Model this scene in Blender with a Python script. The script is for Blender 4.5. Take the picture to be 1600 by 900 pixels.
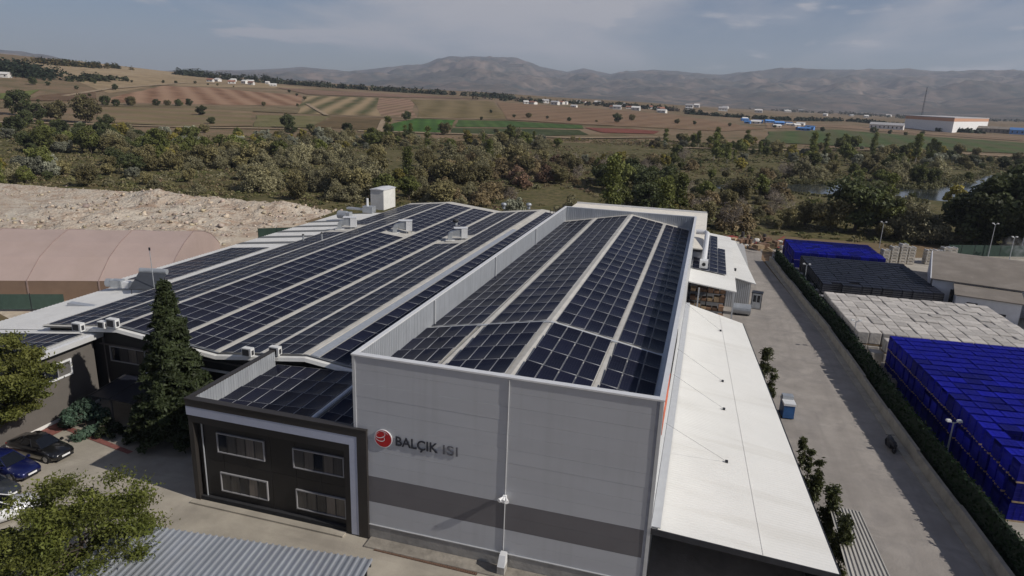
import bpy, bmesh, math, random
import numpy as np
from mathutils import Vector, Matrix, noise as mnoise
for o in list(bpy.data.objects): bpy.data.objects.remove(o)
SC = bpy.context.scene
COL = SC.collection
rnd = random.Random(7)
# ------------------------------------------------------------------ camera (f = 24 mm on 36 mm; 26 m up)
FPX, CXP, CYP, CAMH = 1066.7, 800.0, 450.0, 26.0
def _basis(m=0.0376, yh=147.0, vx=1120.0):
    a = np.array([-CXP, (yh-CYP)-m*CXP, FPX]); b = np.array([CXP, (yh-CYP)+m*CXP, FPX])
    up = np.cross(a, b); up /= np.linalg.norm(up)
    if up[1] > 0: up = -up
    d = np.array([vx-CXP, yh+m*(vx-800)-CYP, FPX]); d /= np.linalg.norm(d)
    Y = d-up*(d@up); Y /= np.linalg.norm(Y)
    return np.array([np.cross(Y, up), Y, up])
RW = _basis(); CAM = np.array([0, 0, CAMH])
cd = bpy.data.cameras.new('camera'); cam = bpy.data.objects.new('camera', cd); COL.objects.link(cam)
cd.sensor_width = 36; cd.lens = 24.0; cd.clip_start = .5; cd.clip_end = 60000
_m = np.eye(4); _m[:3, 0] = RW[:, 0]; _m[:3, 1] = -RW[:, 1]; _m[:3, 2] = -RW[:, 2]; _m[:3, 3] = CAM
cam.matrix_world = Matrix(_m.tolist()); SC.camera = cam
# ------------------------------------------------------------------ sky, sun, exposure
SUNV = Vector((8.2, -0.98, 6.08)).normalized()
w = bpy.data.worlds.new('World'); SC.world = w; w.use_nodes = True
nt = w.node_tree; nt.nodes.clear(); N = nt.nodes.new; L = nt.links.new
wo = N('ShaderNodeOutputWorld'); bg = N('ShaderNodeBackground'); sky = N('ShaderNodeTexSky')
sky.sky_type = 'NISHITA'; sky.sun_disc = False; sky.sun_elevation = math.asin(SUNV.z)
sky.sun_rotation = math.atan2(SUNV.x, SUNV.y); sky.altitude = 900; sky.air_density = 1.0; sky.dust_density = 1.3; sky.ozone_density = 2.0
bg.inputs[1].default_value = 0.057
# thin high cloud streaks and a few small cumulus, laid out by sky direction only
tc = N('ShaderNodeTexCoord'); sep = N('ShaderNodeSeparateXYZ'); L(tc.outputs['Generated'], sep.inputs[0])
def mth(op, a, b=None):
    n = N('ShaderNodeMath'); n.operation = op
    for i, v in enumerate((a, b)):
        if v is None: continue
        if isinstance(v, (int, float)): n.inputs[i].default_value = v
        else: L(v, n.inputs[i])
    return n.outputs[0]
zc = mth('ADD', mth('MAXIMUM', sep.outputs[2], 0.0), 0.10)
px_ = mth('DIVIDE', sep.outputs[0], zc); py_ = mth('DIVIDE', sep.outputs[1], zc)
cmb = N('ShaderNodeCombineXYZ'); L(px_, cmb.inputs[0]); L(py_, cmb.inputs[1])
def cloud(scale, lo, hi, rot, st, det=7, dist=.6):
    mp = N('ShaderNodeMapping'); L(cmb.outputs[0], mp.inputs[0]); mp.inputs['Rotation'].default_value = (0, 0, rot); mp.inputs['Scale'].default_value = st
    n = N('ShaderNodeTexNoise'); L(mp.outputs[0], n.inputs[0]); n.inputs['Scale'].default_value = scale; n.inputs['Detail'].default_value = det
    n.inputs['Roughness'].default_value = .55; n.inputs['Distortion'].default_value = dist
    r = N('ShaderNodeMapRange'); r.interpolation_type = 'SMOOTHSTEP'; L(n.outputs[0], r.inputs[0]); r.inputs[1].default_value = lo; r.inputs[2].default_value = hi
    return r.outputs[0]
cir = mth('MULTIPLY', cloud(.30, .44, .64, .75, (1, .38, 1), 8, .9), .8)
cum = mth('MULTIPLY', cloud(1.5, .55, .66, .2, (.7, .55, 1), 8, .2), .9)
cl = mth('MINIMUM', mth('ADD', cir, cum), .8)
fade = N('ShaderNodeMapRange'); L(sep.outputs[2], fade.inputs[0]); fade.inputs[1].default_value = .025; fade.inputs[2].default_value = .06
mix = N('ShaderNodeMixRGB'); L(mth('MULTIPLY', cl, fade.outputs[0]), mix.inputs[0])
hsv = N('ShaderNodeHueSaturation'); hsv.inputs['Saturation'].default_value = 1.12; L(sky.outputs[0], hsv.inputs['Color'])
tn_ = N('ShaderNodeMixRGB'); tn_.blend_type = 'MULTIPLY'; tn_.inputs[0].default_value = 1; L(hsv.outputs[0], tn_.inputs[1]); tn_.inputs[2].default_value = (.99, .985, 1.12, 1); L(tn_.outputs[0], mix.inputs[1]); mix.inputs[2].default_value = (10.2, 9.7, 9.9, 1)
L(mix.outputs[0], bg.inputs[0]); L(bg.outputs[0], wo.inputs[0])
sl = bpy.data.lights.new('sun', 'SUN'); sl.energy = 4.8; sl.angle = math.radians(.53); sl.color = (1, .95, .87)
so = bpy.data.objects.new('sun', sl); COL.objects.link(so); so.rotation_euler = SUNV.to_track_quat('Z', 'Y').to_euler()
vs = SC.view_settings; vs.view_transform = 'Standard'; vs.look = 'None'; vs.exposure = -0.17; vs.gamma = 1; vs.use_curve_mapping = False
SC.cycles.use_denoising = True; SC.cycles.use_adaptive_sampling = True; SC.cycles.adaptive_threshold = .02; SC.cycles.max_bounces = 4; SC.cycles.diffuse_bounces = 2; SC.cycles.glossy_bounces = 2
SC.cycles.transparent_max_bounces = 8; SC.cycles.volume_bounces = 0; SC.cycles.transmission_bounces = 4; SC.cycles.sample_clamp_indirect = 4
# ------------------------------------------------------------------ measuring helpers (photo pixel -> place in the scene)
def ray(x, y): return RW @ np.array([x-CXP, y-CYP, FPX])
def P(x, y, z=0.0):
    d = ray(x, y); return CAM+d*((z-CAMH)/d[2])
def atY(x, y, Y):
    d = ray(x, y); return CAM+d*(Y/d[1])
def proj(p):
    c = RW.T @ (np.asarray(p, float)-CAM); return (CXP+FPX*c[0]/c[2], CYP+FPX*c[1]/c[2])
# ------------------------------------------------------------------ materials
MATS = {}
def rgb(c): return (c[0], c[1], c[2], 1)
def mat(name, col, rough=.65, metal=0.0, var=.18, scale=2.0, col2=None, bump=0.0, bscale=None, spec=.4, coat=0.0, detail=6, stretch=(1, 1, 1), coord='Object', rnd_obj=0.0, tint=False, stain=0.0, stain_col=None, stain_scale=.4, streak=None):
    if name in MATS: return MATS[name]
    m = bpy.data.materials.new(name); m.use_nodes = True; MATS[name] = m
    t = m.node_tree; b = t.nodes['Principled BSDF']; n = t.nodes.new; l = t.links.new
    tcn = n('ShaderNodeTexCoord'); mp = n('ShaderNodeMapping'); l(tcn.outputs[coord], mp.inputs[0]); mp.inputs['Scale'].default_value = stretch
    nz = n('ShaderNodeTexNoise'); l(mp.outputs[0], nz.inputs[0]); nz.inputs['Scale'].default_value = scale; nz.inputs['Detail'].default_value = detail; nz.inputs['Roughness'].default_value = .62
    rp = n('ShaderNodeValToRGB'); l(nz.outputs[0], rp.inputs[0])
    c2 = col2 if col2 else tuple(min(1, c*(1+var)) for c in col); c1 = col if col2 else tuple(c*(1-var) for c in col)
    rp.color_ramp.elements[0].position = .3; rp.color_ramp.elements[1].position = .7
    rp.color_ramp.elements[0].color = rgb(c1); rp.color_ramp.elements[1].color = rgb(c2)
    out = rp.outputs[0]
    if stain:
        ns = n('ShaderNodeTexNoise'); l(tcn.outputs[coord], ns.inputs[0]); ns.inputs['Scale'].default_value = stain_scale; ns.inputs['Detail'].default_value = 9; ns.inputs['Roughness'].default_value = .68; ns.inputs['Distortion'].default_value = .8
        mr = n('ShaderNodeMapRange'); l(ns.outputs[0], mr.inputs[0]); mr.inputs[1].default_value = .48; mr.inputs[2].default_value = .72; mr.inputs[4].default_value = stain
        mx = n('ShaderNodeMixRGB'); l(mr.outputs[0], mx.inputs[0]); l(out, mx.inputs[1]); mx.inputs[2].default_value = rgb(stain_col or tuple(c*.5 for c in col)); out = mx.outputs[0]
    if streak:
        ss_, sc2, sv, sst = streak; mp2 = n('ShaderNodeMapping'); l(tcn.outputs[coord], mp2.inputs[0]); mp2.inputs['Scale'].default_value = sst
        ns = n('ShaderNodeTexNoise'); l(mp2.outputs[0], ns.inputs[0]); ns.inputs['Scale'].default_value = sv; ns.inputs['Detail'].default_value = 6; ns.inputs['Distortion'].default_value = .4
        mr = n('ShaderNodeMapRange'); l(ns.outputs[0], mr.inputs[0]); mr.inputs[1].default_value = .52; mr.inputs[2].default_value = .68; mr.inputs[4].default_value = ss_
        mx = n('ShaderNodeMixRGB'); l(mr.outputs[0], mx.inputs[0]); l(out, mx.inputs[1]); mx.inputs[2].default_value = rgb(sc2); out = mx.outputs[0]
    if rnd_obj:
        oi = n('ShaderNodeObjectInfo'); mr = n('ShaderNodeMapRange'); l(oi.outputs['Random'], mr.inputs[0]); mr.inputs[3].default_value = 1-rnd_obj; mr.inputs[4].default_value = 1+rnd_obj
        mx = n('ShaderNodeVectorMath'); mx.operation = 'SCALE'; l(out, mx.inputs[0]); l(mr.outputs[0], mx.inputs['Scale']); out = mx.outputs[0]
    if tint:
        at = n('ShaderNodeAttribute'); at.attribute_name = 'tint'; mx = n('ShaderNodeMixRGB'); mx.blend_type = 'MULTIPLY'; mx.inputs[0].default_value = 1
        l(out, mx.inputs[1]); l(at.outputs['Color'], mx.inputs[2]); out = mx.outputs[0]
    l(out, b.inputs['Base Color'])
    b.inputs['Roughness'].default_value = rough; b.inputs['Metallic'].default_value = metal; b.inputs['Specular IOR Level'].default_value = spec
    if coat: b.inputs['Coat Weight'].default_value = coat; b.inputs['Coat Roughness'].default_value = .05
    if bump:
        nb = n('ShaderNodeTexNoise'); l(mp.outputs[0], nb.inputs[0]); nb.inputs['Scale'].default_value = bscale or scale*4; nb.inputs['Detail'].default_value = 5
        bp = n('ShaderNodeBump'); bp.inputs['Strength'].default_value = bump; bp.inputs['Distance'].default_value = .1; l(nb.outputs[0], bp.inputs['Height']); l(bp.outputs[0], b.inputs['Normal'])
    return m
def leafmat(name, c1, c2, rnd_obj=.4):
    if name in MATS: return MATS[name]
    m = mat(name, c1, .6, col2=c2, scale=.35, rnd_obj=rnd_obj, tint=True, spec=.25)
    t = m.node_tree; b = t.nodes['Principled BSDF']; o = t.nodes['Material Output']
    tr = t.nodes.new('ShaderNodeBsdfTranslucent'); mx = t.nodes.new('ShaderNodeMixShader'); mx.inputs[0].default_value = .28
    t.links.new(b.inputs['Base Color'].links[0].from_socket, tr.inputs[0]); t.links.new(b.outputs[0], mx.inputs[1]); t.links.new(tr.outputs[0], mx.inputs[2]); t.links.new(mx.outputs[0], o.inputs[0])
    return m
# ------------------------------------------------------------------ mesh building
def tag(o, label, cat=None, group=None, kind=None):
    if label: o['label'] = label
    if cat: o['category'] = cat
    if group: o['group'] = group
    if kind: o['kind'] = kind
    return o
def link(name, me, parent=None, loc=(0, 0, 0), rz=0.0):
    o = bpy.data.objects.new(name, me); COL.objects.link(o)
    if parent: o.parent = parent
    o.location = loc
    if rz: o.rotation_euler = (0, 0, rz)
    return o
def empty(name, loc, rz, label, cat, group=None):
    o = bpy.data.objects.new(name, None); COL.objects.link(o); o.location = loc; o.rotation_euler = (0, 0, rz); o.empty_display_size = .3
    return tag(o, label, cat, group)
class MB:
    def __init__(s): s.v = []; s.f = []; s.m = []; s.uv = {}
    def add(s, vs, fs, mi=0):
        k = len(s.v); s.v += [tuple(map(float, q)) for q in vs]; s.f += [tuple(i+k for i in f) for f in fs]; s.m += [mi]*len(fs); return s
    def box(s, x0, x1, y0, y1, z0, z1, mi=0):
        return s.add([(x0, y0, z0), (x1, y0, z0), (x1, y1, z0), (x0, y1, z0), (x0, y0, z1), (x1, y0, z1), (x1, y1, z1), (x0, y1, z1)],
                     [(0, 3, 2, 1), (4, 5, 6, 7), (0, 1, 5, 4), (1, 2, 6, 5), (2, 3, 7, 6), (3, 0, 4, 7)], mi)
    def hexa(s, b, t, mi=0):   # 4 bottom + 4 top points, same order counter-clockwise
        return s.add(list(b)+list(t), [(0, 3, 2, 1), (4, 5, 6, 7), (0, 1, 5, 4), (1, 2, 6, 5), (2, 3, 7, 6), (3, 0, 4, 7)], mi)
    def prism(s, poly, a, b, axis=1, mi=0):  # poly in the plane across axis, extruded a..b
        n = len(poly)
        def pt(q, h): return (q[0], h, q[1]) if axis == 1 else ((h, q[0], q[1]) if axis == 0 else (q[0], q[1], h))
        return s.add([pt(q, a) for q in poly]+[pt(q, b) for q in poly],
                     [tuple(range(n)), tuple(range(2*n-1, n-1, -1))]+[(i, i+n, (i+1) % n+n, (i+1) % n) for i in range(n)], mi)
    def tube(s, pts, r, n=8, mi=0, cap=True):
        pts = [Vector(p) for p in pts]; k = len(s.v); rs = r if isinstance(r, (list, tuple)) else [r]*len(pts)
        for i, p in enumerate(pts):
            d = (pts[min(i+1, len(pts)-1)]-pts[max(i-1, 0)]).normalized()
            a = d.orthogonal().normalized() if abs(d.z) > .9 else d.cross(Vector((0, 0, 1))).normalized(); b = d.cross(a)
            for j in range(n):
                t = 2*math.pi*j/n; s.v.append(tuple(p+(a*math.cos(t)+b*math.sin(t))*rs[i]))
        for i in range(len(pts)-1):
            for j in range(n):
                s.f.append((k+i*n+j, k+i*n+(j+1) % n, k+(i+1)*n+(j+1) % n, k+(i+1)*n+j)); s.m.append(mi)
        if cap:
            s.f.append(tuple(k+j for j in range(n))[::-1]); s.f.append(tuple(k+(len(pts)-1)*n+j for j in range(n))); s.m += [mi, mi]
        return s
    def mesh(s, name, mats, smooth=False):
        me = bpy.data.meshes.new(name); me.from_pydata(s.v, [], s.f); me.validate()
        for m in (mats if isinstance(mats, (list, tuple)) else [mats]): me.materials.append(m)
        if len(me.polygons) == len(s.m): me.polygons.foreach_set('material_index', s.m)
        bm = bmesh.new(); bm.from_mesh(me); bmesh.ops.recalc_face_normals(bm, faces=bm.faces); bm.to_mesh(me); bm.free()
        if smooth: me.polygons.foreach_set('use_smooth', [True]*len(me.polygons))
        me.update(); return me
    def build(s, name, mats, parent=None, loc=(0, 0, 0), rz=0.0, smooth=False):
        return link(name, s.mesh(name, mats, smooth), parent, loc, rz)
def npmesh(name, V, F, mats, tint=None, smooth=False):
    me = bpy.data.meshes.new(name); V = np.asarray(V, np.float32); F = np.asarray(F, np.int32); k = F.shape[1]
    me.vertices.add(len(V)); me.vertices.foreach_set('co', V.ravel()); me.loops.add(F.size); me.loops.foreach_set('vertex_index', F.ravel())
    me.polygons.add(len(F)); me.polygons.foreach_set('loop_start', np.arange(0, F.size, k, dtype=np.int32)); me.polygons.foreach_set('loop_total', np.full(len(F), k, np.int32))
    for m in (mats if isinstance(mats, (list, tuple)) else [mats]): me.materials.append(m)
    if tint is not None:
        a = me.color_attributes.new('tint', 'FLOAT_COLOR', 'POINT'); c = np.ones((len(V), 4), np.float32); c[:, :3] = tint; a.data.foreach_set('color', c.ravel())
    if smooth: me.polygons.foreach_set('use_smooth', [True]*len(F))
    me.update(calc_edges=True); me.validate(); return me
def clone(o, loc=None, rz=None, parent=None, scale=None):
    c = o.copy(); COL.objects.link(c)
    if parent is not None: c.parent = parent
    if loc is not None: c.location = loc
    if rz is not None: c.rotation_euler = (o.rotation_euler[0], o.rotation_euler[1], rz)
    if scale is not None: c.scale = scale
    for ch in o.children: clone(ch, parent=c)
    return c
def ribbed(mb, x0, x1, y0, y1, zf, pitch, h, along='y', mi=0, th=.03):
    """trapezoid-ribbed sheet; ribs run along `along`; zf(x,y) gives the height of the flat"""
    a0, a1 = (x0, x1) if along == 'y' else (y0, y1)
    n = max(1, int(round((a1-a0)/pitch))); p = (a1-a0)/n; prof = []
    for i in range(n):
        a = a0+i*p; prof += [(a, 0), (a+p*.55, 0), (a+p*.65, h), (a+p*.9, h)]
    prof.append((a1, 0)); vs = []
    for a, dz in prof:
        for b in ((y0, y1) if along == 'y' else (x0, x1)):
            x, y = (a, b) if along == 'y' else (b, a); vs.append((x, y, zf(x, y)+dz))
    k = len(prof); fs = [(2*i, 2*i+1, 2*i+3, 2*i+2) for i in range(k-1)]
    mb.add(vs, fs, mi); mb.add([(q[0], q[1], q[2]-th) for q in vs], [f[::-1] for f in fs], mi)
    return mb
# ================================================================== TERRAIN
_AZ = [-62, -52.5, -47, -41.6, -36, -26, -15.6, -5, 5, 13.8, 21, 32]
_ZS = [68, 60, 54, 43, 37.5, 31.5, 25, 19, 7, 4, 3, 3]
_SKX = [-400, 0, 60, 130, 250, 380, 440, 475, 545, 600, 650, 690, 730, 790, 830, 870, 895, 935, 960, 1000, 1060, 1100, 1150, 1200, 1300, 1380, 1420, 1500, 1560, 1600, 2100]
_SKP = [46, 36, 33, 23, 12, 19, 23.5, 27, 23, 31, 36, 47, 51, 50, 40, 34, 40, 33, 38, 41, 39, 38, 45, 50, 52, 56, 54, 58, 60, 61, 64]
def nz(x, y, s, o=0.0): return mnoise.fractal(Vector((x/s+o, y/s-o, o)), .9, 2.1, 5)
def tz(x, y):
    d = math.hypot(x, y); az = math.degrees(math.atan2(x, y)) if d > 1 else 0
    if d < 345: return 0.0
    zs = float(np.interp(az, _AZ, _ZS)); t = min(1, (d-345)/1155); z = zs*(.35*t+.65*t*t*(3-2*t))
    if d > 1550: z *= 1-.6*min(1, (d-1550)/1200)
    return z+nz(x, y, 420, 3.1)*2.6*min(1, (d-345)/900)
def hz(x, y):
    d = math.hypot(x, y); az = math.atan2(x, y); pxx = 800+FPX*math.tan(max(-1.0, min(1.0, az+math.radians(15.6))))
    px = float(np.interp(pxx, _SKX, _SKP)); u = (d-2700)/(9500-2700)
    base = tz(x, y) if d < 3000 else tz(x*2900/d, y*2900/d)
    top = 26+9500*px/FPX*1.02*math.cos(az+math.radians(15.6))
    rid = 1-abs(nz(x, y, 1300, 9.0)); r2 = nz(x, y, 420, 1.7)-.8*abs(nz(x, y, 260, 6.1))
    if u <= 1:
        s = u*u*(3-2*u); s = .55*s+.45*max(0, u)**1.6; env = 4*s*(1-s)
        return base+(top-base)*max(0, s+env*.42*(rid-.78)+env*.09*r2)+60*r2*u*(1-u)*min(1,u*4)
    return top-(d-9500)*.05
def gridmesh(name, azs, ds, fn, m, smooth=True):
    V = []
    for d in ds:
        for a in azs:
            x, y = d*math.sin(math.radians(a)), d*math.cos(math.radians(a)); V.append((x, y, fn(x, y)))
    n = len(azs); F = [(i*n+j, i*n+j+1, (i+1)*n+j+1, (i+1)*n+j) for i in range(len(ds)-1) for j in range(n-1)]
    return link(name, npmesh(name, V, F, m, smooth=smooth))
def layered(name, cols, scales, rough=.95, bump=.3, stretch=(1, 1, 1), rows=None):
    """earth material: several noise layers of dry-ground colours, optional crop rows (angle, pitch, colour, strength)"""
    m = bpy.data.materials.new(name); m.use_nodes = True; t = m.node_tree; b = t.nodes['Principled BSDF']; n = t.nodes.new; l = t.links.new
    tcn = n('ShaderNodeTexCoord'); out = None
    for i, (c, s) in enumerate(zip(cols, [None]+list(scales))):
        if i == 0:
            rg = n('ShaderNodeRGB'); rg.outputs[0].default_value = rgb(c); out = rg.outputs[0]; continue
        mp = n('ShaderNodeMapping'); l(tcn.outputs['Object'], mp.inputs[0]); mp.inputs['Scale'].default_value = stretch; mp.inputs['Location'].default_value = (i*37.7, i*11.3, 0)
        z = n('ShaderNodeTexNoise'); l(mp.outputs[0], z.inputs[0]); z.inputs['Scale'].default_value = s; z.inputs['Detail'].default_value = 8; z.inputs['Roughness'].default_value = .65; z.inputs['Distortion'].default_value = .5
        mr = n('ShaderNodeMapRange'); l(z.outputs[0], mr.inputs[0]); mr.inputs[1].default_value = .44; mr.inputs[2].default_value = .62
        mx = n('ShaderNodeMixRGB'); l(mr.outputs[0], mx.inputs[0]); l(out, mx.inputs[1]); mx.inputs[2].default_value = rgb(c); out = mx.outputs[0]
    if rows:
        ang, pitch, c, st = rows
        mp = n('ShaderNodeMapping'); l(tcn.outputs['Object'], mp.inputs[0]); mp.inputs['Rotation'].default_value = (0, 0, ang)
        wv = n('ShaderNodeTexWave'); l(mp.outputs[0], wv.inputs[0]); wv.inputs['Scale'].default_value = .314/pitch; wv.inputs['Distortion'].default_value = 1.2; wv.inputs['Detail'].default_value = 2
        sc = n('ShaderNodeMath'); sc.operation = 'MULTIPLY'; l(wv.outputs['Fac'], sc.inputs[0]); sc.inputs[1].default_value = st
        mx = n('ShaderNodeMixRGB'); l(sc.outputs[0], mx.inputs[0]); l(out, mx.inputs[1]); mx.inputs[2].default_value = rgb(c); out = mx.outputs[0]
    l(out, b.inputs['Base Color']); b.inputs['Roughness'].default_value = rough; b.inputs['Specular IOR Level'].default_value = .1
    if bump:
        nb = n('ShaderNodeTexNoise'); l(tcn.outputs['Object'], nb.inputs[0]); nb.inputs['Scale'].default_value = scales[-1]*3; nb.inputs['Detail'].default_value = 6
        bp = n('ShaderNodeBump'); bp.inputs['Strength'].default_value = bump; bp.inputs['Distance'].default_value = .5; l(nb.outputs[0], bp.inputs['Height']); l(bp.outputs[0], b.inputs['Normal'])
    return m
m_ground = layered('dry_scrub_ground', [(.17, .125, .075), (.235, .175, .115), (.095, .085, .04), (.20, .135, .085)], [.004, .016, .06])
m_hills = layered('far_hill_ground', [(.17, .125, .10), (.25, .19, .15), (.06, .06, .052), (.11, .088, .07), (.05, .054, .046)], [.0005, .0014, .004, .011], bump=.5)
azs = list(np.arange(-74, 44.01, .75))
ds = [0, 30, 60, 100, 150, 200, 250, 300, 340]+list(np.arange(360, 1700, 24))+list(np.arange(1720, 2760, 80))
full = list(np.arange(-180, 180.1, 6.0))
g = gridmesh('ground', azs, ds, tz, m_ground); tag(g, None, kind='structure')
# the rest of the plain all around, outside the photo's view
rest = [a for a in np.arange(44, 286.01, 5.5)]
V = []; 
for d in (0, 340, 900, 1500, 3000, 9000):
    for a in rest: x, y = d*math.sin(math.radians(a)), d*math.cos(math.radians(a)); V.append((x, y, -.02))
n_ = len(rest); F = [(i*n_+j, i*n_+j+1, (i+1)*n_+j+1, (i+1)*n_+j) for i in range(5) for j in range(n_-1)]
tag(link('ground', npmesh('ground_plain', V, F, m_ground)), None, kind='structure')
h = gridmesh('hills', list(np.arange(-62, 34.01, .22)), list(np.linspace(2690, 9500, 130))+[10200, 11500], hz, m_hills); tag(h, None, kind='structure')
# fields, each a sheet laid on the slope
def ghit(x, y):
    d = ray(x, y); d = d/np.linalg.norm(d); t = 30.0
    while t < 3000:
        p = CAM+d*t
        if p[2] < tz(p[0], p[1]): break
        t += max(1.0, t*.004)
    return p
def drape(name, poly, m, off, cuts=None):
    """poly: plan corners; fills it with a grid of quads cut to the outline and laid on the terrain"""
    bm = bmesh.new(); f = bm.faces.new([bm.verts.new((p[0], p[1], 0)) for p in poly])
    xs = [p[0] for p in poly]; ys = [p[1] for p in poly]
    for ax, lo, hi in ((0, min(xs), max(xs)), (1, min(ys), max(ys))):
        k = int((hi-lo)/22)
        for i in range(1, k+1):
            co = [0, 0, 0]; co[ax] = lo+(hi-lo)*i/(k+1); no = [0, 0, 0]; no[ax] = 1
            bmesh.ops.bisect_plane(bm, geom=bm.verts[:]+bm.edges[:]+bm.faces[:], plane_co=co, plane_no=no)
    bmesh.ops.recalc_face_normals(bm, faces=bm.faces)
    for v in bm.verts: v.co.z = tz(v.co.x, v.co.y)+off
    me = bpy.data.meshes.new(name); bm.to_mesh(me); bm.free(); me.materials.append(m)
    if sum(p.normal.z for p in me.polygons) < 0: me.flip_normals()
    return tag(link(name, me), None, kind='structure')
def wob(poly, n=3, amp=.012):
    out = []
    for i, a in enumerate(poly):
        b = poly[(i+1) % len(poly)]; L_ = math.hypot(b[0]-a[0], b[1]-a[1])
        for k in range(n):
            t = k/n; out.append((a[0]+(b[0]-a[0])*t+(rnd.uniform(-1, 1)*L_*amp if k else 0), a[1]+(b[1]-a[1])*t+(rnd.uniform(-1, 1)*L_*amp if k else 0)))
    return out
FIELDS = [
 ('ploughed', [(152, 159), (255, 134), (330, 137), (470, 149), (476, 165), (300, 163)], [(.19, .105, .062), (.24, .14, .085)], (-.75, 22, (.31, .20, .13), .8)),
 ('stubble', [(100, 120), (290, 118), (420, 131), (500, 139), (330, 136), (255, 133), (170, 146)], [(.30, .225, .135), (.25, .18, .11)], None),
 ('stubble', [(20, 100), (150, 98), (285, 113), (285, 120), (110, 124)], [(.33, .25, .155), (.27, .20, .125)], None),
 ('vineyard', [(478, 150), (592, 153), (596, 182), (466, 178)], [(.085, .085, .035), (.13, .10, .05)], (-.42, 21, (.30, .22, .13), .95)),
 ('redsoil', [(592, 153), (640, 155), (652, 184), (596, 182)], [(.21, .13, .085), (.14, .11, .055)], (-.2, 12, (.30, .2, .14), .7)),
 ('olive', [(642, 156), (772, 159), (790, 187), (653, 184)], [(.135, .105, .048), (.19, .14, .07)], (-.35, 30, (.22, .165, .09), .55)),
 ('crop', [(598, 206), (612, 194), (650, 186), (712, 188), (706, 199), (700, 208)], [(.055, .115, .022), (.07, .14, .03)], (-.4, 9, (.035, .07, .018), .7)),
 ('crop', [(716, 188), (800, 190), (910, 196), (912, 202), (830, 200), (712, 199)], [(.06, .105, .028), (.08, .12, .035)], (-.4, 10, (.04, .065, .02), .6)),
 ('crop_dark', [(708, 201), (830, 202), (905, 204), (920, 211), (830, 214), (702, 209)], [(.05, .065, .026), (.075, .08, .035)], (-.4, 10, (.04, .05, .02), .6)),
 ('fallow', [(485, 199), (520, 183), (598, 186), (592, 204)], [(.125, .09, .045), (.15, .10, .055)], None),
 ('meadow', [(400, 181), (516, 182), (483, 200), (396, 199)], [(.14, .13, .055), (.19, .15, .08)], None),
 ('brownfield', [(776, 160), (900, 168), (1065, 181), (1195, 202), (1130, 206), (905, 195), (793, 188)], [(.20, .125, .075), (.17, .115, .065)], (.2, 26, (.25, .17, .11), .4)),
 ('crimson', [(912, 200), (985, 202), (1030, 206), (1022, 210), (942, 208)], [(.20, .065, .05), (.17, .07, .045)], None),
 ('farmgreen', [(1200, 206), (1300, 203), (1420, 212), (1600, 224), (1600, 241), (1400, 233), (1200, 223)], [(.065, .095, .03), (.09, .11, .045)], (.1, 22, (.10, .085, .045), .6)),
 ('tanfield', [(1200, 190), (1410, 200), (1600, 214), (1600, 221), (1420, 209), (1300, 199), (1196, 201)], [(.24, .165, .105), (.20, .14, .09)], None),
 ('lawn', [(0, 147), (62, 141), (45, 152), (0, 156)], [(.12, .14, .04), (.14, .15, .05)], None),
 ('umber', [(62, 150), (150, 143), (148, 159), (40, 158)], [(.14, .09, .055), (.17, .11, .065)], None),
 ('tawny', [(150, 168), (400, 170), (395, 198), (300, 199), (160, 192)], [(.22, .155, .095), (.17, .125, .07)], (1.1, 40, (.13, .12, .05), .5)),
 ('pasture', [(0, 160), (148, 162), (300, 166), (470, 169), (465, 178), (300, 170), (150, 167), (0, 170)], [(.16, .125, .07), (.20, .15, .09)], None),
 ('pinkfield', [(430, 137), (760, 156), (640, 153), (480, 148)], [(.21, .135, .095), (.18, .12, .075)], None),
]
for i, (nm, poly, cols, rows) in enumerate(FIELDS):
    pts = [ghit(*q) for q in poly]; drape('field', wob([(p[0], p[1]) for p in pts]), layered('soil_%s_%d' % (nm, i), [cols[0], cols[1], tuple(c*.75 for c in cols[0])], [.012, .05], rows=rows), .14+.02*i)
m_track = layered('dusty_track', [(.30, .23, .155), (.24, .18, .12)], [.1])
for pts, wd in (([(600, 188), (596, 197), (593, 207)], 4), ([(560, 206), (640, 208), (760, 212), (900, 217), (1040, 216)], 6), ([(0, 192), (150, 196), (330, 201), (470, 203)], 5), ([(100, 151), (170, 140), (290, 130), (400, 133)], 5),
                ([(480, 163), (510, 181), (600, 184), (800, 188), (960, 197)], 4), ([(1180, 196), (1330, 196), (1420, 204), (1600, 219)], 7), ([(1045, 232), (1200, 236), (1400, 236), (1600, 247)], 5)):
    q = [Vector(ghit(*p)).xy for p in pts]; Lh = []; Rh = []
    for i in range(len(q)):
        d = (q[min(i+1, len(q)-1)]-q[max(i-1, 0)]).normalized(); nn = Vector((-d.y, d.x))*wd/2; Lh.append(q[i]+nn); Rh.append(q[i]-nn)
    drape('path', [tuple(p) for p in Lh+Rh[::-1]], m_track, .75)
# olive meadow floor under the thicket
m_floor = layered('thicket_floor', [(.125, .108, .048), (.16, .13, .068), (.075, .075, .028), (.15, .12, .065), (.06, .06, .024)], [.012, .05, .2, .6])
drape('meadow', [(math.sin(math.radians(a))*d, math.cos(math.radians(a))*d) for a, d in [(-60, 205), (-52, 205), (-45, 190), (-38, 166), (-32, 148), (-27, 128), (-15, 124), (-4, 126), (0, 136), (4, 148), (12, 152), (20, 166), (30, 190), (30, 470), (14, 490), (5, 458), (-5, 425), (-15, 388), (-30, 362), (-40, 352), (-52, 408), (-60, 420)]], m_floor, .03)
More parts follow.
